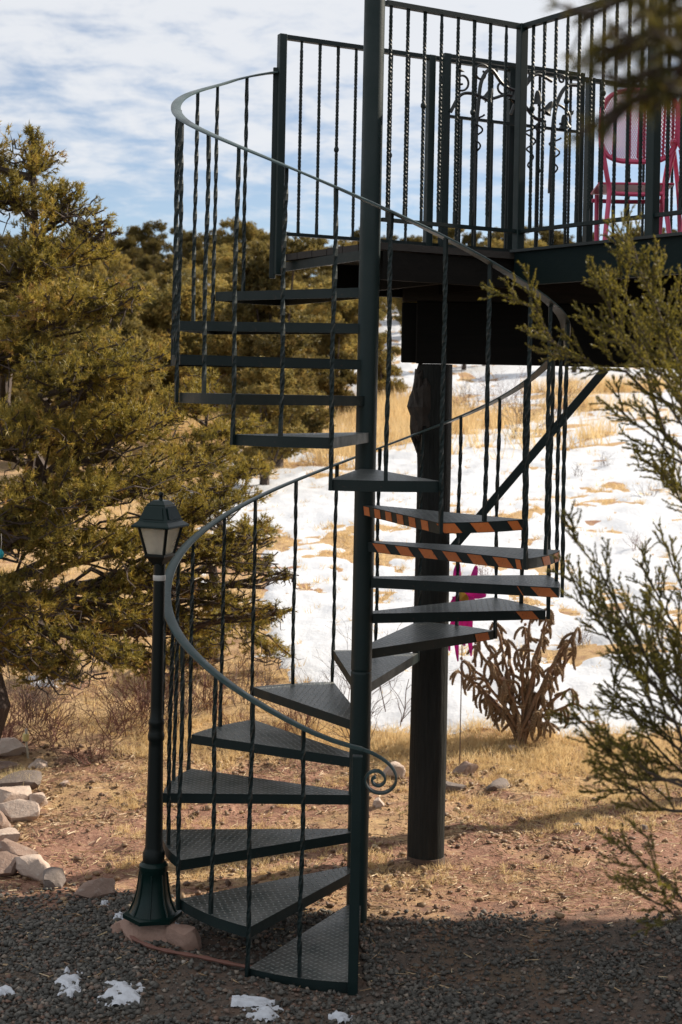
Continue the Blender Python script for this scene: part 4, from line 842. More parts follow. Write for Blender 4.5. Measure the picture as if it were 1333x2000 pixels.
# ------------------------------------------------------------------ foreground conifers at the right
def juniper_bush():
    g = np.random.default_rng(15); base = Vector((1.55, 3.75, gz1(1.55, 3.75)-0.1)); t = empty('juniper_bush', base, 'soft-focus green juniper bush reaching in from the right edge', 'bush')
    B = MB(); top = np.array([1.45, 3.7, 3.6]); tr = curve3(base, top, 0, g, 8, 0.015); B.tube([Vector(q)-base for q in tr], list(np.linspace(0.09, 0.015, 9)), 8)
    P_, D_, T_ = [], [], []
    def shoot(a, b, r, lvl, tint):
        a = np.array(a); b = np.array(b); Ls = np.linalg.norm(b-a); d = unit(b-a); n = 6 if lvl < 2 else 3
        q = curve3(a, b, -0.05 if lvl == 0 else 0.0, g, n, 0.03 if lvl < 2 else 0.05); B.tube([Vector(p_)-base for p_ in q], list(np.linspace(r, max(0.0012, r*0.3), n+1)), 5 if lvl < 1 else 3, cap=False)
        if lvl < 2:
            k = int(Ls/(0.040 if lvl == 0 else 0.019)); 
            for i in range(k):
                s = (0.30 if lvl == 0 else 0.12) + (0.88 if lvl else 0.7)*(i+g.random())/k
                if s > 0.98: continue
                j = min(int(s*n), n-1); p0 = q[j] + (q[j+1]-q[j])*(s*n-j); dd = unit(d*1.0 + unit(np.cross(d, g.normal(size=3)))*g.uniform(0.45, 0.85) + np.array([0, 0, 0.12]))
                ln = (0.17*(1.12-s)+0.05 if lvl == 0 else 0.050*(1.1-s)+0.018)*g.uniform(0.7, 1.2)
                shoot(p0, p0+dd*ln, 0.0024 if lvl == 0 else 0.0011, lvl+1, tint + g.normal()*0.06)
        m = int(Ls/(0.0013, 0.0011, 0.0016)[lvl]); s = g.random(m) if lvl else 0.35+0.65*g.random(m); j = np.minimum((s*n).astype(int), n-1); pp = q[j] + (q[j+1]-q[j])*(s*n-j)[:, None]
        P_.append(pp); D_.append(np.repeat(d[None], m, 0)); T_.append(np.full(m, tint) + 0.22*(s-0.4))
    specs = [((985, 578, 3.75), (1330, 800)), ((1195, 425, 3.9), (1300, 850)), ((1150, 530, 3.7), (1350, 800)), ((1235, 470, 3.6), (1370, 850)), ((1290, 520, 3.8), (1400, 900)), ((1200, 640, 3.5), (1420, 900)), ((1200, 790, 3.7), (1420, 960)), ((1320, 600, 3.6), (1440, 900)),
             ((1270, 880, 3.8), (1420, 1050)), ((1290, 930, 3.6), (1420, 1060)), ((1105, 1035, 3.5), (1390, 1420)), ((1110, 1110, 3.6), (1380, 1440)), ((1150, 1150, 3.7), (1400, 1480)), ((1250, 1100, 3.7), (1420, 1380)), ((1300, 1060, 3.6), (1440, 1350)), ((1120, 1395, 3.4), (1400, 1560)), ((1150, 1460, 3.5), (1400, 1560)), ((1180, 1520, 3.6), (1400, 1590)), ((1220, 1300, 3.5), (1420, 1500)), ((1240, 1430, 3.7), (1420, 1560)), ((1225, 1650, 3.3), (1400, 1790)), ((1250, 1745, 3.4), (1400, 1800)), ((1270, 1200, 3.4), (1430, 1480)), ((1330, 1280, 3.5), (1450, 1500)), ((1240, 1100+150, 3.6), (1420, 1470)), ((1330, 700, 3.4), (1460, 960)), ((1250, 720, 3.6), (1430, 930)), ((1180, 1330, 3.6), (1410, 1530))]
    for (tx, ty, tY), (rx, ry) in specs:
        tip = np.array(at(tx, ty, tY)); root = np.array(at(rx, ry, tY+0.02)); k = min(8, max(1, int((root[2]-base.z)/(top[2]-base.z)*8)-1))
        B.tube([Vector(p_)-base for p_ in curve3(tr[k], root, 0.05, g, 4, 0.02)], [0.016, 0.013, 0.011, 0.009, 0.008], 5)
        shoot(root, tip, 0.0055, 0, 0.42 + g.normal()*0.06)
    for k in range(40):                                        # the rest of the bush, out of frame
        a = g.uniform(-1.2, 2.4); z = g.uniform(0.5, 3.3); rr = 0.75*(1.05-abs(z-1.6)/2.6); c = np.array([1.5+rr*math.cos(a), 3.75+rr*math.sin(a)*1.0, z+0.25])
        if c[0] < 0.24*c[1]+0.12: continue
        shoot(np.array([1.5, 3.75, z-0.15]), c, 0.009, 0, 0.4)
    B.build('stem', M['bark'], t, smooth=True)
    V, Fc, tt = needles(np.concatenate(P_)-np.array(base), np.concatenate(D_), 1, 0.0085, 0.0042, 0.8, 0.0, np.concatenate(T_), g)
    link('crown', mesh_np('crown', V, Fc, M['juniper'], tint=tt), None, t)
juniper_bush()
def near_pine():
    g = np.random.default_rng(25); base = Vector((1.05, 1.35, 0.0)); t = empty('pine_tree', base, 'blurred dark pine branch hanging into the top right corner', 'tree')
    B = MB(); tr = curve3(base, (1.0, 1.4, 4.4), 0, g, 8, 0.01); B.tube([Vector(q)-base for q in tr], list(np.linspace(0.13, 0.06, 9)), 8)
    P_, D_, T_ = [], [], []
    for (tx, ty, tY), (rx, ry), dens in [((1130, 40, 1.5), (1420, -60), 1), ((1180, 95, 1.45), (1420, 60), 1), ((1150, 130, 1.5), (1420, 20), 1), ((1215, 165, 1.4), (1420, 110), 1), ((1260, 30, 1.4), (1450, 40), 1.4), ((1150, 245, 1.5), (1430, 130), 0.8), ((1215, 200, 1.5), (1420, 140), 0.8), ((1190, -30, 1.5), (1420, -80), 1.2), ((1300, 100, 1.35), (1450, 120), 1.4), ((1290, -10, 1.4), (1450, 0), 1.4), ((1300, 190, 1.45), (1450, 160), 1)]:
        tip = np.array(at(tx, ty, tY)); root = np.array(at(rx, ry, tY)); k = 6
        B.tube([Vector(p_)-base for p_ in curve3(tr[k], root, -0.05, g, 4, 0.01)], [0.016, 0.013, 0.011, 0.009, 0.008], 5)
        q = curve3(root, tip, 0.04, g, 6, 0.02); B.tube([Vector(p_)-base for p_ in q], list(np.linspace(0.008, 0.002, 7)), 5)
        d = unit(tip-root); m = int(70*dens)
        for i in range(9):
            s = 0.25+0.72*g.random(); j = min(int(s*6), 5); p0 = q[j]+(q[j+1]-q[j])*(s*6-j); e = p0 + unit(d+unit(g.normal(size=3))*0.8)*g.uniform(0.02, 0.045)
            B.tube([Vector(p0)-base, Vector(e)-base], [0.003, 0.002], 4, cap=False); P_.append(np.repeat(e[None], 9, 0)); D_.append(np.repeat(unit(e-p0)[None], 9, 0)); T_.append(np.full(9, 0.4+g.normal()*0.2))
        s = 0.3+0.7*g.random(m); j = np.minimum((s*6).astype(int), 5); P_.append(q[j]+(q[j+1]-q[j])*(s*6-j)[:, None]); D_.append(np.repeat(d[None], m, 0)); T_.append(np.full(m, 0.45)+g.normal(size=m)*0.2)
    B.build('trunk', M['bark'], t, smooth=True)
    V, Fc, tt = needles(np.concatenate(P_)-np.array(base), np.concatenate(D_), 2, 0.024, 0.0022, 0.9, 0.0, np.concatenate(T_), g)
    link('crown', mesh_np('crown', V, Fc, M['near_pine'], tint=tt), None, t)
near_pine()

# ------------------------------------------------------------------ cholla cactus
def cholla():
    g = np.random.default_rng(33); bx, by = 1.372, 10.55; base = Vector((bx, by, gz1(bx, by))); t = empty('cholla_cactus', base, 'brown cholla cactus with drooping jointed stems at the foot of the snow', 'cactus')
    def joint(L, r, bend, seed):
        m = MB(); n = 12; k = 9; vs = []; gg = np.random.default_rng(seed)
        for i in range(n+1):
            s = i/n; rr = r*(0.75+0.35*math.sin(PI*min(1, s*1.05)))*(1.0 if i not in (0, n) else 0.35); a = bend*s
            cx = L*(math.sin(a)/bend if bend else s); cz = L*((1-math.cos(a))/bend if bend else 0)
            for j in range(k):
                th = 2*PI*j/k + i*0.35; q = rr*(1+0.30*((i+j) % 2) - 0.12); nx, nz = -math.sin(a), math.cos(a)
                vs.append((cx+nx*q*math.cos(th), q*math.sin(th), -(cz+nz*q*math.cos(th))))
        m.add(vs, [(i*k+j, i*k+(j+1) % k, (i+1)*k+(j+1) % k, (i+1)*k+j) for i in range(n) for j in range(k)] + [tuple(range(k)), tuple(n*k+j for j in range(k))[::-1]])
        for q in range(110):
            i = gg.integers(1, n); j = gg.integers(k); v = Vector(vs[i*k+j]); c_ = sum((Vector(vs[i*k+u]) for u in range(k)), Vector())/k
            d = ((v-c_).normalized() + Vector(gg.normal(size=3))*0.45).normalized(); sd_ = d.cross(Vector(gg.normal(size=3))).normalized()*0.0013
            m.add([v-sd_, v+sd_, v+d*gg.uniform(0.008, 0.015)], [(0, 1, 2)])
        me = m.mesh('stem_joint', M['cactus'], smooth=False); me.materials.append(M['spine'])
        for q in me.polygons:
            if len(q.vertices) == 3: q.material_index = 1
        return me
    JM = [joint(L, r, b, i) for i, (L, r, b) in enumerate([(0.10, 0.0095, 0.4), (0.13, 0.010, 0.5), (0.08, 0.009, 0.25), (0.18, 0.010, 1.4), (0.12, 0.009, 0.8), (0.15, 0.0095, 1.7)])]
    fr = MB(); fr.lathe([(0.004, 0), (0.011, 0.008), (0.012, 0.018), (0.006, 0.026)], 7); FM = fr.mesh('fruit', M['cactus_fruit'], smooth=True)
    limbs = [(930, 1260, .0), (965, 1215, .1), (905, 1290, -.1), (1075, 1205, .0), (1060, 1240, .1), (1010, 1270, -.12), (1110, 1250, -.05), (1090, 1300, .1), (985, 1330, -.15), (1040, 1350, .12), (1060, 1385, -.1), (1105, 1380, .05), (945, 1350, .1), (920, 1330, .0), (1025, 1225, .12), (955, 1290, -.15), (1125, 1270, .1), (990, 1250, .15), (1040, 1190, .05), (1075, 1190, -.1), (1130, 1225, .0), (895, 1310, .12), (1070, 1410, -.12), (1115, 1345, .0), (970, 1375, .1), (940, 1240, .1)]
    W_ = MB(); wood = []
    for px, py, dy in limbs:
        e = np.array(at(px, py, by+dy)); s = np.array(base) + np.array([g.normal()*0.03, g.normal()*0.03, 0]); mid = s*0.5+e*0.5 + np.array([(e[0]-s[0])*-0.15, 0, 0.06])
        q = np.array([s*(1-u)**2 + 2*mid*u*(1-u) + e*u*u for u in np.linspace(0, 1, 9)]); q[1:-1] += g.normal(size=(7, 3))*0.008
        m = MB(); m.tube([Vector(p_)-base for p_ in q], list(np.linspace(0.015, 0.009, 9)*(1+0.15*g.normal(size=9))), 7); m.build('woody_limb', M['cactus_wood'], t, smooth=False)
        wood.append(q)
    n = 0
    for q in wood:
        for k in range(11):
            s = 0.40+0.60*(k/8+0.1*g.random()) if k < 8 else 1.0
            s = min(s, 1.0); j = min(int(s*8), 7); p0 = q[j]+(q[j+1]-q[j])*(s*8-j)
            a = g.uniform(0, 2*PI); tilt = g.uniform(0.25, 1.2) if g.random() < 0.85 else g.uniform(-0.9, 0.2)
            link('stem_joint', JM[g.integers(6)], None, t, Vector(p0)-base, (0, tilt, a), (1, 1, 1))
            if g.random() < 0.12: link('fruit', FM, None, t, Vector(p0)-base+Vector((0, 0, 0.008)), (g.normal()*0.5, g.normal()*0.5, 0))
cholla()

# ------------------------------------------------------------------ bare shrubs
def shrub(px, Y, h, spread, label, seed, mat='red_twig', n=26, group=None, lean=0):
    g = np.random.default_rng(seed); x = pxX(px, Y); b = Vector((x, Y, gz1(x, Y)-0.03)); t = empty('bare_shrub', b, label, 'shrub', group); B = MB(); k = h/0.6
    def rec(p_, d, L, r, lvl):
        e = p_ + d*L; q = curve3(p_, e, 0, g, 3, 0.06); B.tube([Vector(v) for v in q], list(np.linspace(r, r*0.55, 4)), 3, cap=False)
        if lvl < 3:
            for c in range(2 if lvl else 3): rec(q[g.integers(1, 4)], unit(d + unit(g.normal(size=3))*0.75 + np.array([0, 0, 0.1])), L*g.uniform(0.5, 0.8), r*0.6, lvl+1)
    for i in range(n):
        d = unit(np.array([g.normal()*spread + lean, g.normal()*spread, 1.0])); rec(np.array([g.normal()*0.08*k, g.normal()*0.08*k, 0]), d, h*g.uniform(0.3, 0.55), 0.0042*k**0.5, 0)
    B.build('branches', M[mat], t)
for i, (px, Y, h, s, n, mat, lab) in enumerate([(600, 10.6, .55, .5, 14, 'red_twig', 'reddish bare shrub behind the stairs under the sixth tread'), (665, 10.9, .75, .35, 8, 'twig', 'thin leafless shrub behind the centre pole'), (545, 10.4, .38, .7, 18, 'red_twig', 'low reddish brush between two left treads'), (735, 10.4, .6, .4, 6, 'twig', 'spindly twigs right of the centre pole against the snow'), (470, 10.5, .35, .7, 18, 'red_twig', 'low reddish brush behind the left balusters'), (760, 10.9, .95, .22, 5, 'twig', 'tall bare sapling between the centre pole and the log post'),
      (250, 10.6, .6, .6, 24, 'red_twig', 'tangled red-brown brush under the big pine near the lamp post'), (120, 10.4, .55, .7, 24, 'red_twig', 'tangled red-brown brush under the big pine at left'), (20, 10.3, .55, .7, 24, 'red_twig', 'tangled red-brown brush at the far left edge'), (350, 10.8, .55, .6, 18, 'twig', 'grey bare brush between lamp post and balusters'), (185, 9.9, .45, .7, 16, 'red_twig', 'low red-brown brush in front of the pine trunk'),
      (420, 11.2, .6, .6, 20, 'red_twig', 'reddish brush behind the balusters nearest the lamp post'), (500, 11.4, .5, .6, 18, 'twig', 'grey brush behind the fifth tread'), (300, 11.0, .7, .5, 22, 'red_twig', 'tall red-brown brush right behind the lamp post shaft'), (70, 10.8, .75, .5, 22, 'twig', 'grey thicket below the pine near the left edge'),
      (1020, 29, 1.6, .45, 18, 'twig', 'rounded leafless shrub in the straw right of the log post'), (900, 33, 1.6, .6, 16, 'twig', 'dark leafless shrub behind the upper log post'), (1255, 17.4, .36, .12, 8, 'red_twig', 'clump of upright dry stalks on the snow at right'), (1135, 23, .35, .15, 7, 'twig', 'dry stalks at the upper edge of the snow, left one'), (1180, 24, .38, .3, 9, 'twig', 'dry stalks at the upper edge of the snow, right one'), (950, 15.8, .3, .25, 8, 'red_twig', 'dry stalk clump seen between the striped treads'), (1145, 13.3, .28, .3, 9, 'twig', 'dry stalk clump on the snow above the cactus'), (1100, 35, 1.2, .6, 12, 'red_twig', 'bare reddish shrub under the deck beside the knee brace'), (1270, 21, .4, .4, 10, 'twig', 'dry stalks on the snow behind the juniper bush'), (980, 36, 1.3, .6, 12, 'red_twig', 'bare reddish shrub on the straw band in the middle')]):
    shrub(px, Y, h, s, lab, 300+i, mat, n)

# ------------------------------------------------------------------ grass, litter, gravel (uncountable)
def blades(name, label, pts, nrm, L, w, tint, g, mat, lie=0.0, per=1):
    pass
def grass(name, label, X, Y, m, L, w, spread, g, mat='straw', tbias=0.5, cat='grass'):
    Z = gz(X, Y); P_ = np.stack([X, Y, Z], -1); D_ = np.tile(np.array([0, 0, 1.0]), (len(X), 1)) + g.normal(size=(len(X), 3))*0.15
    P2 = np.repeat(P_, m, 0); P2 = P2 + g.normal(size=P2.shape)*np.array([0.02, 0.02, 0])*L/0.08
    D2 = np.repeat(unit(D_), m, 0); T2 = np.repeat(tbias + g.normal(size=len(X))*0.15, m)
    V, Fc, tt = needles(P2, D2, 1, L, w, spread, 0.0, T2, g)
    V[:, 2] = np.maximum(V[:, 2], gz(V[:, 0], V[:, 1])-0.003)
    return tag(link(name, mesh_np(name, V, Fc, M[mat], tint=tt), None), label, cat, kind='stuff')
g = np.random.default_rng(91)
def scatter(n, x0, x1, y0, y1, dens):
    X = g.uniform(x0, x1, n); Y = g.uniform(y0, y1, n); k = g.random(n) < dens(X, Y); return X[k], Y[k]
dn = lambda x, y: np.clip(sstep(0.50, 0.66, fbm(x*0.9, y*1.6, 3, 41)*0.65 + fbm(x*4, y*4, 2, 43)*0.35 + 0.22*sstep(8.2, 9.4, y) - 0.08 - 0.5*sstep(-1.25, -1.55, x)*sstep(10.7, 10.3, y))*sstep(7.1, 7.8, y) * (1-0.9*(snow_amount(x, y) > 0.05)), 0, 1)
X, Y = scatter(17000, -3.2, 3.2, 7.2, 10.6, dn)
grass('dry_grass', 'short dry straw-coloured grass on the dirt behind the stairs', X, Y, 11, 0.05, 0.0036, 1.0, g)
X, Y = scatter(1900, -2.6, 3.0, 9.8, 10.9, lambda x, y: 0.75*sstep(9.8, 10.3, y)*sstep(-1.7, -1.3, x)*(snow_amount(x, y) < 0.2))
grass('tall_dry_grass', 'taller pale grass along the foot of the snow', X, Y, 14, 0.10, 0.0042, 0.8, g, tbias=0.6)
X, Y = scatter(14000, -5, 8, 10.6, 27, lambda x, y: np.where(snow_amount(x, y) < 0.08, 0.9, 0.05))
grass('melted_patch_grass', 'dry grass in the melted patches of the snowy slope', X, Y, 8, 0.09, 0.009, 0.9, g, tbias=0.4)
X, Y = scatter(9000, -4, 14, 24, 42, lambda x, y: (snow_amount(x, y) < 0.02)*sstep(0.36, 0.56, fbm(x*0.5, y*0.4, 3, 47)))
grass('straw_thicket', 'golden waist-high straw at the top of the snowy slope', X, Y, 12, 0.5, 0.016, 0.45, g, tbias=0.5)
X, Y = scatter(700, -0.5, 2.6, 7.3, 9.2, lambda x, y: sstep(0.62, 0.72, fbm(x*2, y*2, 2, 61)))
grass('green_sprouts', 'few green sprouts among the dry grass', X, Y, 8, 0.03, 0.005, 0.9, g, tbias=1.0)
# straw litter lying on the ground
X, Y = scatter(42000, -3, 3, 6.0, 10.4, lambda x, y: (0.13 + 0.87*sstep(6.85, 7.4, y))*(0.25+0.75*sstep(0.35, 0.6, fbm(x*2, y*2, 3, 51))))
n = len(X); a = g.uniform(0, 2*PI, n); Ln = g.uniform(0.015, 0.07, n); wv = g.uniform(0.0015, 0.004, n)
dx, dy = np.cos(a)*Ln/2, np.sin(a)*Ln/2; ox, oy = -np.sin(a)*wv/2, np.cos(a)*wv/2
Vq = []
for sx_, sy_ in ((-1, -1), (1, -1), (1, 1), (-1, 1)):
    vx, vy = X+sx_*dx+sy_*ox, Y+sx_*dy+sy_*oy; Vq.append(np.stack([vx, vy, gz(vx, vy)+0.006+0.008*g.random(n)], -1))
V = np.stack(Vq, 1).reshape(-1, 3)
tag(link('straw_litter', mesh_np('straw_litter', V, np.arange(4*n).reshape(-1, 4), M['litter'], tint=g.beta(1.6, 1.6, n)), None), 'loose straw and twig litter on the bare dirt', 'litter', kind='stuff')
# stones: squashed icosahedra
t_ = (1+5**.5)/2; ICO = unit(np.array([(-1, t_, 0), (1, t_, 0), (-1, -t_, 0), (1, -t_, 0), (0, -1, t_), (0, 1, t_), (0, -1, -t_), (0, 1, -t_), (t_, 0, -1), (t_, 0, 1), (-t_, 0, -1), (-t_, 0, 1)], float))
ICF = np.array([(0,11,5), (0,5,1), (0,1,7), (0,7,10), (0,10,11), (1,5,9), (5,11,4), (11,10,2), (10,7,6), (7,1,8), (3,9,4), (3,4,2), (3,2,6), (3,6,8), (3,8,9), (4,9,5), (2,4,11), (6,2,10), (8,6,7), (9,8,1)])
OCT = np.array([(1, 0, 0), (-1, 0, 0), (0, 1, 0), (0, -1, 0), (0, 0, 1), (0, 0, -1)], float)
OCF = np.array([(0, 2, 4), (2, 1, 4), (1, 3, 4), (3, 0, 4), (2, 0, 5), (1, 2, 5), (3, 1, 5), (0, 3, 5)])
def stones(name, label, X, Y, r, mat, tint, sink=0.2, cat='gravel', SV=ICO, SF=ICF, jag=0.35):
    n = len(X); nv = len(SV); q = SV[None]*(1 + jag*(g.random((n, nv, 1))-0.5)) * r[:, None, None]
    q = q + jag*0.6*(g.random((n, nv, 3))-0.5)*r[:, None, None]
    q = q*np.stack([g.uniform(0.8, 1.35, n), g.uniform(0.7, 1.1, n), g.uniform(0.4, 0.8, n)], -1)[:, None]
    a, b = g.uniform(0, 2*PI, n), g.normal(size=n)*0.45; ca, sa, cb, sb = np.cos(a)[:, None], np.sin(a)[:, None], np.cos(b)[:, None], np.sin(b)[:, None]
    x, y, z = q[..., 0], q[..., 1], q[..., 2]; y, z = y*cb-z*sb, y*sb+z*cb; x, y = x*ca-y*sa, x*sa+y*ca
    zc = gz(X, Y) + r*(0.5-sink) + g.random(n)*r*0.5
    V = np.stack([x+X[:, None], y+Y[:, None], z+zc[:, None]], -1).reshape(-1, 3); Fc = (SF[None] + (np.arange(n)*nv)[:, None, None]).reshape(-1, 3)
    return tag(link(name, mesh_np(name, V, Fc, M[mat], tint=np.repeat(tint, len(SF))), None), label, cat, kind='stuff')
def in_tread(x, y):                                            # keep stones off the lowest tread
    dx, dy = x-PX, y-PYY; a = np.degrees(np.arctan2(dx, -dy)); r = np.hypot(dx, dy); return (a < 2.5) & (a > -33) & (r < RS+0.015)
X, Y = scatter(90000, -2.1, 2.0, 5.25, 7.5, lambda x, y: sstep(7.12, 6.85, y + 0.5*(fbm(x*1.2, y*1.2, 3, 71)-0.5) - 0.22*sstep(-0.6, -1.2, x))*(0.22+0.78*sstep(0.36, 0.52, fbm(x*2.2, y*2.2, 3, 73))))
k = ~in_tread(X, Y); X, Y = X[k], Y[k]
stones('gravel', 'grey crushed gravel in the foreground around the foot of the stairs', X, Y, 0.0050+0.0125*g.random(len(X))**3.0, 'gravel', np.clip(g.beta(1.5, 2.0, len(X)), 0, 1), SV=OCT, SF=OCF, jag=0.8)
X, Y = scatter(9000, -2.8, 2.8, 6.9, 10.3, lambda x, y: 0.3+0.7*sstep(0.4, 0.6, fbm(x*1.7, y*1.7, 2, 81)))
stones('pebbles', 'scattered small pebbles and clods on the dirt', X, Y, 0.005+0.018*g.random(len(X))**5, 'litter', np.clip(g.beta(1.0, 3.2, len(X)), 0, 1), cat='pebbles', jag=0.6)

# ------------------------------------------------------------------ rocks
def rock(px, py, Y, sx_, sy_, sz_, mat, label, seed, name='rock', rz=None, blocky=0.0, group=None):
    gg = np.random.default_rng(seed); bm = bmesh.new(); bmesh.ops.create_icosphere(bm, subdivisions=3, radius=1.0)
    planes = [(unit(gg.normal(size=3)*np.array([1, 1, .8])), gg.uniform(0.5, 0.82)) for _ in range(15)]
    for v in bm.verts:
        c = np.array(v.co)
        if blocky: c = np.sign(c)*np.abs(c)**(1-blocky); 
        for n_, d_ in planes:
            e = c@n_ - d_
            if e > 0: c = c - n_*e*0.97
        c = c*(1+0.26*(fbm(np.array([c[0]*2.2+seed]), np.array([c[1]*2.2+c[2]*3.1]), 3, 2)[0]-0.5)); v.co = (c[0]*sx_, c[1]*sy_, c[2]*sz_)
    me = bpy.data.meshes.new('rock'); bm.to_mesh(me); bm.free(); me.materials.append(M[mat])
    for q in me.polygons: q.use_smooth = True
    me.set_sharp_from_angle(angle=R(28))
    w = at(px, py, Y); o = link(name, me, M[mat], None, (w.x, Y, gz1(w.x, Y)+sz_*0.35), (0, 0, gg.uniform(0, 6) if rz is None else rz)); return tag(o, label, 'rock', group)
def yon(py, z=None): return F*(ZC-(float(np.interp(py, [1500, 1650, 1760, 1850], [.03, .04, .12, .15])) if z is None else z))/(py-CY-10)
border = 'rocks of the garden border at left'
for i, (px, py, a, b, c, mt, lab) in enumerate([(22, 1508, .12, .08, .05, 'rock_pale', 'flat pale rock at the far end of the left border, below the stake light'), (70, 1525, .07, .05, .035, 'rock_pale', 'small pale rock right of the stake light base'), (-5, 1535, .12, .09, .06, 'rock_brown', 'brown rock at the frame edge behind the pale slab'), (40, 1560, .13, .09, .06, 'rock_grey', 'greyish slab rock in the upper left border'), (15, 1590, .15, .10, .07, 'rock_pale', 'largest pale slab of the left border'), (72, 1592, .06, .05, .04, 'rock_pale', 'small tilted pale rock jutting right from the border'), (30, 1622, .13, .08, .07, 'rock_pale', 'bright pale rock in the middle of the left border'), (-8, 1640, .10, .08, .06, 'rock_brown', 'brown rock at the left frame edge mid border'), (5, 1665, .09, .07, .05, 'rock_pale', 'pale rounded rock at the left edge lower border'), (25, 1692, .10, .07, .05, 'rock_brown', 'brown flat rock in the lower left border'), (62, 1722, .10, .07, .06, 'rock_pale', 'pale wedge rock near the lower end of the border'), (8, 1722, .10, .08, .06, 'rock_brown', 'dark brown rock at the left edge by the gravel'), (105, 1742, .07, .06, .045, 'rock_grey', 'grey lump of rock at the end of the left border'),
        (188, 1760, .105, .06, .055, 'rock_brown', 'long brown rock left of the lamp post base'), (910, 1528, .10, .07, .06, 'rock_brown', 'brown rock in the dry grass right of the log post'), (972, 1545, .12, .07, .04, 'rock_grey', 'flat grey rock right of the brown one behind the log post'), (765, 1535, .09, .07, .06, 'rock_pale', 'pale rock beside the handrail scroll, left of the log post'), (885, 1550, .10, .06, .03, 'rock_grey', 'low grey rubble rock close to the log post'), (740, 1590, .05, .04, .03, 'rock_pale', 'small pale stone between the centre pole and log post'), (785, 1722, .035, .028, .018, 'rock_pink', 'small reddish stone in the log post shadow'), (1258, 1612, .035, .03, .025, 'rock_grey', 'dark clod on the dirt at right'), (1130, 1612, .03, .03, .02, 'rock_grey', 'dark clod on the dirt in front of the cactus'), (125, 1555, .05, .035, .02, 'rock_pale', 'small pale stone on the dirt right of the border'), (128, 1552+5, .03, .03, .02, 'rock_brown', 'tiny brown stone beside the pale stone on the dirt'), (1003, 1455+25, .05, .04, .03, 'rock_pale', 'pale stone at the foot of the cactus')]):
    k = 1.45 if i < 13 else 1.2
    rock(px, py, yon(py), a*k, b*k, c*k, mt, lab, 500+i, blocky=0.2, group=border if i < 13 else None)
rock(362, 1818, 6.44, .095, .08, .085, 'rock_pink', 'squared pinkish stone block beside the lamp post base', 600, 'stone_block', rz=0.3, blocky=0.45)
rock(296, 1812, 6.56, .17, .13, .085, 'rock_pink', 'pinkish stone slab under the lamp post', 601, 'stone_block', rz=0.1, blocky=0.5)
rock(232, 1798, 6.6, .06, .05, .035, 'rock_pink', 'small pinkish stone left of the lamp post base', 602, 'stone_block', blocky=0.3)
rock(292, 1838, 6.5, .045, .035, .022, 'rock_brown', 'small brown stone in front of the lamp post base', 603)

# remnant snow lying on the gravel
def snow_patch(px, py, w, d, seed, h=0.018):
    w *= 0.75; d *= 0.7
    Y = yon(py); x = at(px, py, Y).x; gg = np.random.default_rng(seed); n = 22
    gx, gy = np.meshgrid(np.linspace(-1.3, 1.3, n), np.linspace(-1.3, 1.3, n)); rr = np.hypot(gx, gy); nzv = fbm(gx*1.7+seed, gy*1.7, 3, seed % 9)
    m_ = (1-rr) + (nzv-0.5)*2.9; X = x+gx*w; Yv = Y+gy*d; Z = gz(X, Yv) + 0.010 + h*np.tanh(m_*1.6) + 0.006*(fbm(X*30, Yv*30, 2, 3)-0.5)
    o = sheet('snow_patch', X, Yv, Z, M['snow'], keep=m_ > -0.12); tag(o, kind='structure')
for i, (px, py, w, d) in enumerate([(133, 1938, .055, .10), (136, 1962, .05, .06), (236, 1965, .09, .13), (234, 1808, .035, .05), (336, 1828, .035, .06), (205, 1780, .025, .03), (499, 1975, .10, .05), (515, 1996, .09, .06), (10, 1965, .05, .05), (640, 1898, .018, .02), (665, 1996, .05, .04), (85, 1395, .20, .12)]):
    snow_patch(px, py, w, d, 700+i)

# ------------------------------------------------------------------ small things
P = [at(238, 1795, 6.60), at(262, 1822, 6.46), at(300, 1845, 6.34), at(345, 1862, 6.27), at(395, 1872, 6.23), at(440, 1880, 6.19), at(495, 1893, 6.14)]
c = catmull([Vector((q.x, q.y, gz1(q.x, q.y)+0.022)) for q in P], 6); b = Vector(c[0]); m = MB(); m.tube([q-b for q in c], [0.0085+0.002*math.sin(i*1.3) for i in range(len(c))], 7)
tag(m.build('fallen_branch', M['cord'], None, smooth=True, loc=b), 'long reddish-brown stick lying on the gravel in front of the lamp post', 'stick')
def stake_light():
    Y = yon(1512); p0 = at(56, 1510, Y); t = empty('stake_light', (p0.x, Y, gz1(p0.x, Y)), 'small yellow garden stake light among the left border rocks', 'garden light')
    m = MB(); m.tube([(0, 0, -0.05), (-0.012, 0, 0.07), (-0.022, 0, 0.13)], [0.007, 0.008, 0.009], 7); m.build('stake', M['stake'], t, smooth=True)
    m = MB(); m.lathe([(0.012, 0.118), (0.022, 0.125), (0.024, 0.16), (0.020, 0.172)], 10, (-0.023, 0, 0)); m.build('lamp_body', M['solar'], t, smooth=True)
    m = MB(); m.lathe([(0.008, 0.172), (0.010, 0.19), (0.006, 0.205)], 8, (-0.021, 0, 0)); m.build('cap', M['metal'], t, smooth=True)
stake_light()
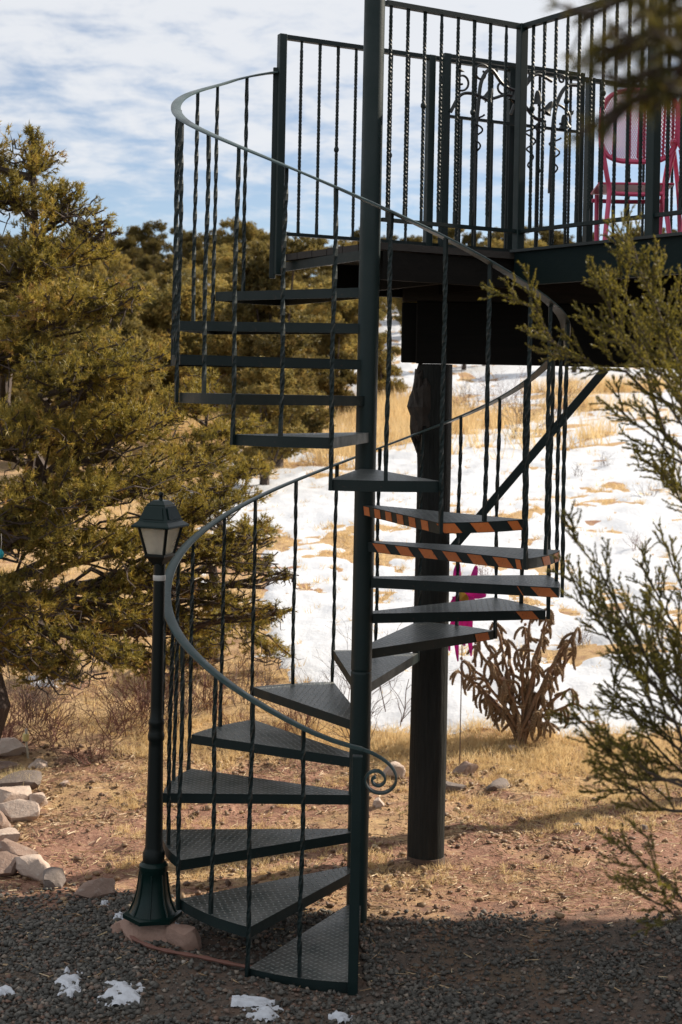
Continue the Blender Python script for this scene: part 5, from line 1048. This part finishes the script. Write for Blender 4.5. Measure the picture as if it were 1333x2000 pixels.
def ornament():
    Y = 9.9; c0 = at(905, 1180, Y); t = empty('ribbon_ornament', (c0.x, Y, gz1(c0.x, Y)), 'magenta ribbon flower ornament on a stake behind the log post', 'ornament'); O = Vector((c0.x, Y, gz1(c0.x, Y)))
    m = MB(); m.tube([(0, 0.02, -0.05), (0, 0.02, c0.z-O.z)], 0.004, 6); m.build('stake', M['twig'], t)
    def strip(P, w, mat, name):
        q = catmull([at(a, b, Y+d) - O for a, b, d in P], 5); n = len(q); m = MB(); vs = []
        for i, v in enumerate(q):
            ww = w*math.sin(PI*(0.12+0.80*i/(n-1)))/2; tt = (q[min(i+1, n-1)]-q[max(i-1, 0)]).normalized(); s = tt.cross(Vector((0, 1, 0))).normalized()
            for e in (-0.0015, 0.0015): vs += [v - s*ww + Vector((0, e, 0)), v + s*ww + Vector((0, e + 0.012*math.sin(i), 0))]
        fs = []
        for i in range(n-1): a = 4*i; fs += [(a, a+1, a+5, a+4), (a+2, a+6, a+7, a+3), (a, a+4, a+6, a+2), (a+1, a+3, a+7, a+5)]
        fs += [(0, 2, 3, 1), (4*n-4, 4*n-3, 4*n-1, 4*n-2)]
        m.add(vs, fs); m.build(name, M[mat], t, smooth=True)
    strip([(896, 1100, 0), (893, 1125, -.02), (902, 1148, 0)], .055, 'magenta', 'petal'); strip([(931, 1105, 0), (925, 1128, -.02), (912, 1148, 0)], .045, 'magenta', 'petal')
    strip([(903, 1150, 0), (925, 1160, -.02), (950, 1163, 0)], .065, 'magenta', 'petal'); strip([(905, 1158, 0), (925, 1180, -.03), (945, 1195, 0)], .065, 'magenta', 'petal'); strip([(903, 1160, 0), (890, 1175, .02), (880, 1190, 0)], .06, 'magenta', 'petal')
    strip([(895, 1158, -.03), (905, 1166, -.05), (915, 1172, -.04)], .06, 'ochre', 'flower_center')
    for x0, x1, y1 in ((897, 895, 1292), (915, 921, 1282), (886, 879, 1272), (906, 908, 1262)): strip([(x0, 1165, 0), (x0+3, 1205, -.02), (x1-3, 1245, .02), (x1, y1, 0)], .042, 'magenta', 'ribbon_tail')
ornament()
v = at(2, 1083, 8.2); t = empty('hanging_ornament', v, 'small turquoise ornament in the pine at the left frame edge', 'ornament')
m = MB(); m.lathe([(0.004, 0.03), (0.016, 0.015), (0.02, 0.0), (0.014, -0.015), (0.004, -0.022)], 10); m.build('body', M['turquoise'], t, smooth=True)
m = MB(); m.tube([(0, 0, 0.028), (0.004, 0, 0.07), (0, 0, 0.12)], 0.0015, 4); m.build('hook', M['metal'], t)
q = at(42, 1402, 9.35); gg = np.random.default_rng(5); X = q.x + gg.normal(size=60)*0.05; Y = 9.35 + gg.normal(size=60)*0.05
grass('bunch_grass', 'bleached bunch of dry grass near the left edge under the pine', X, Y, 14, 0.11, 0.004, 0.8, gg, tbias=0.85)
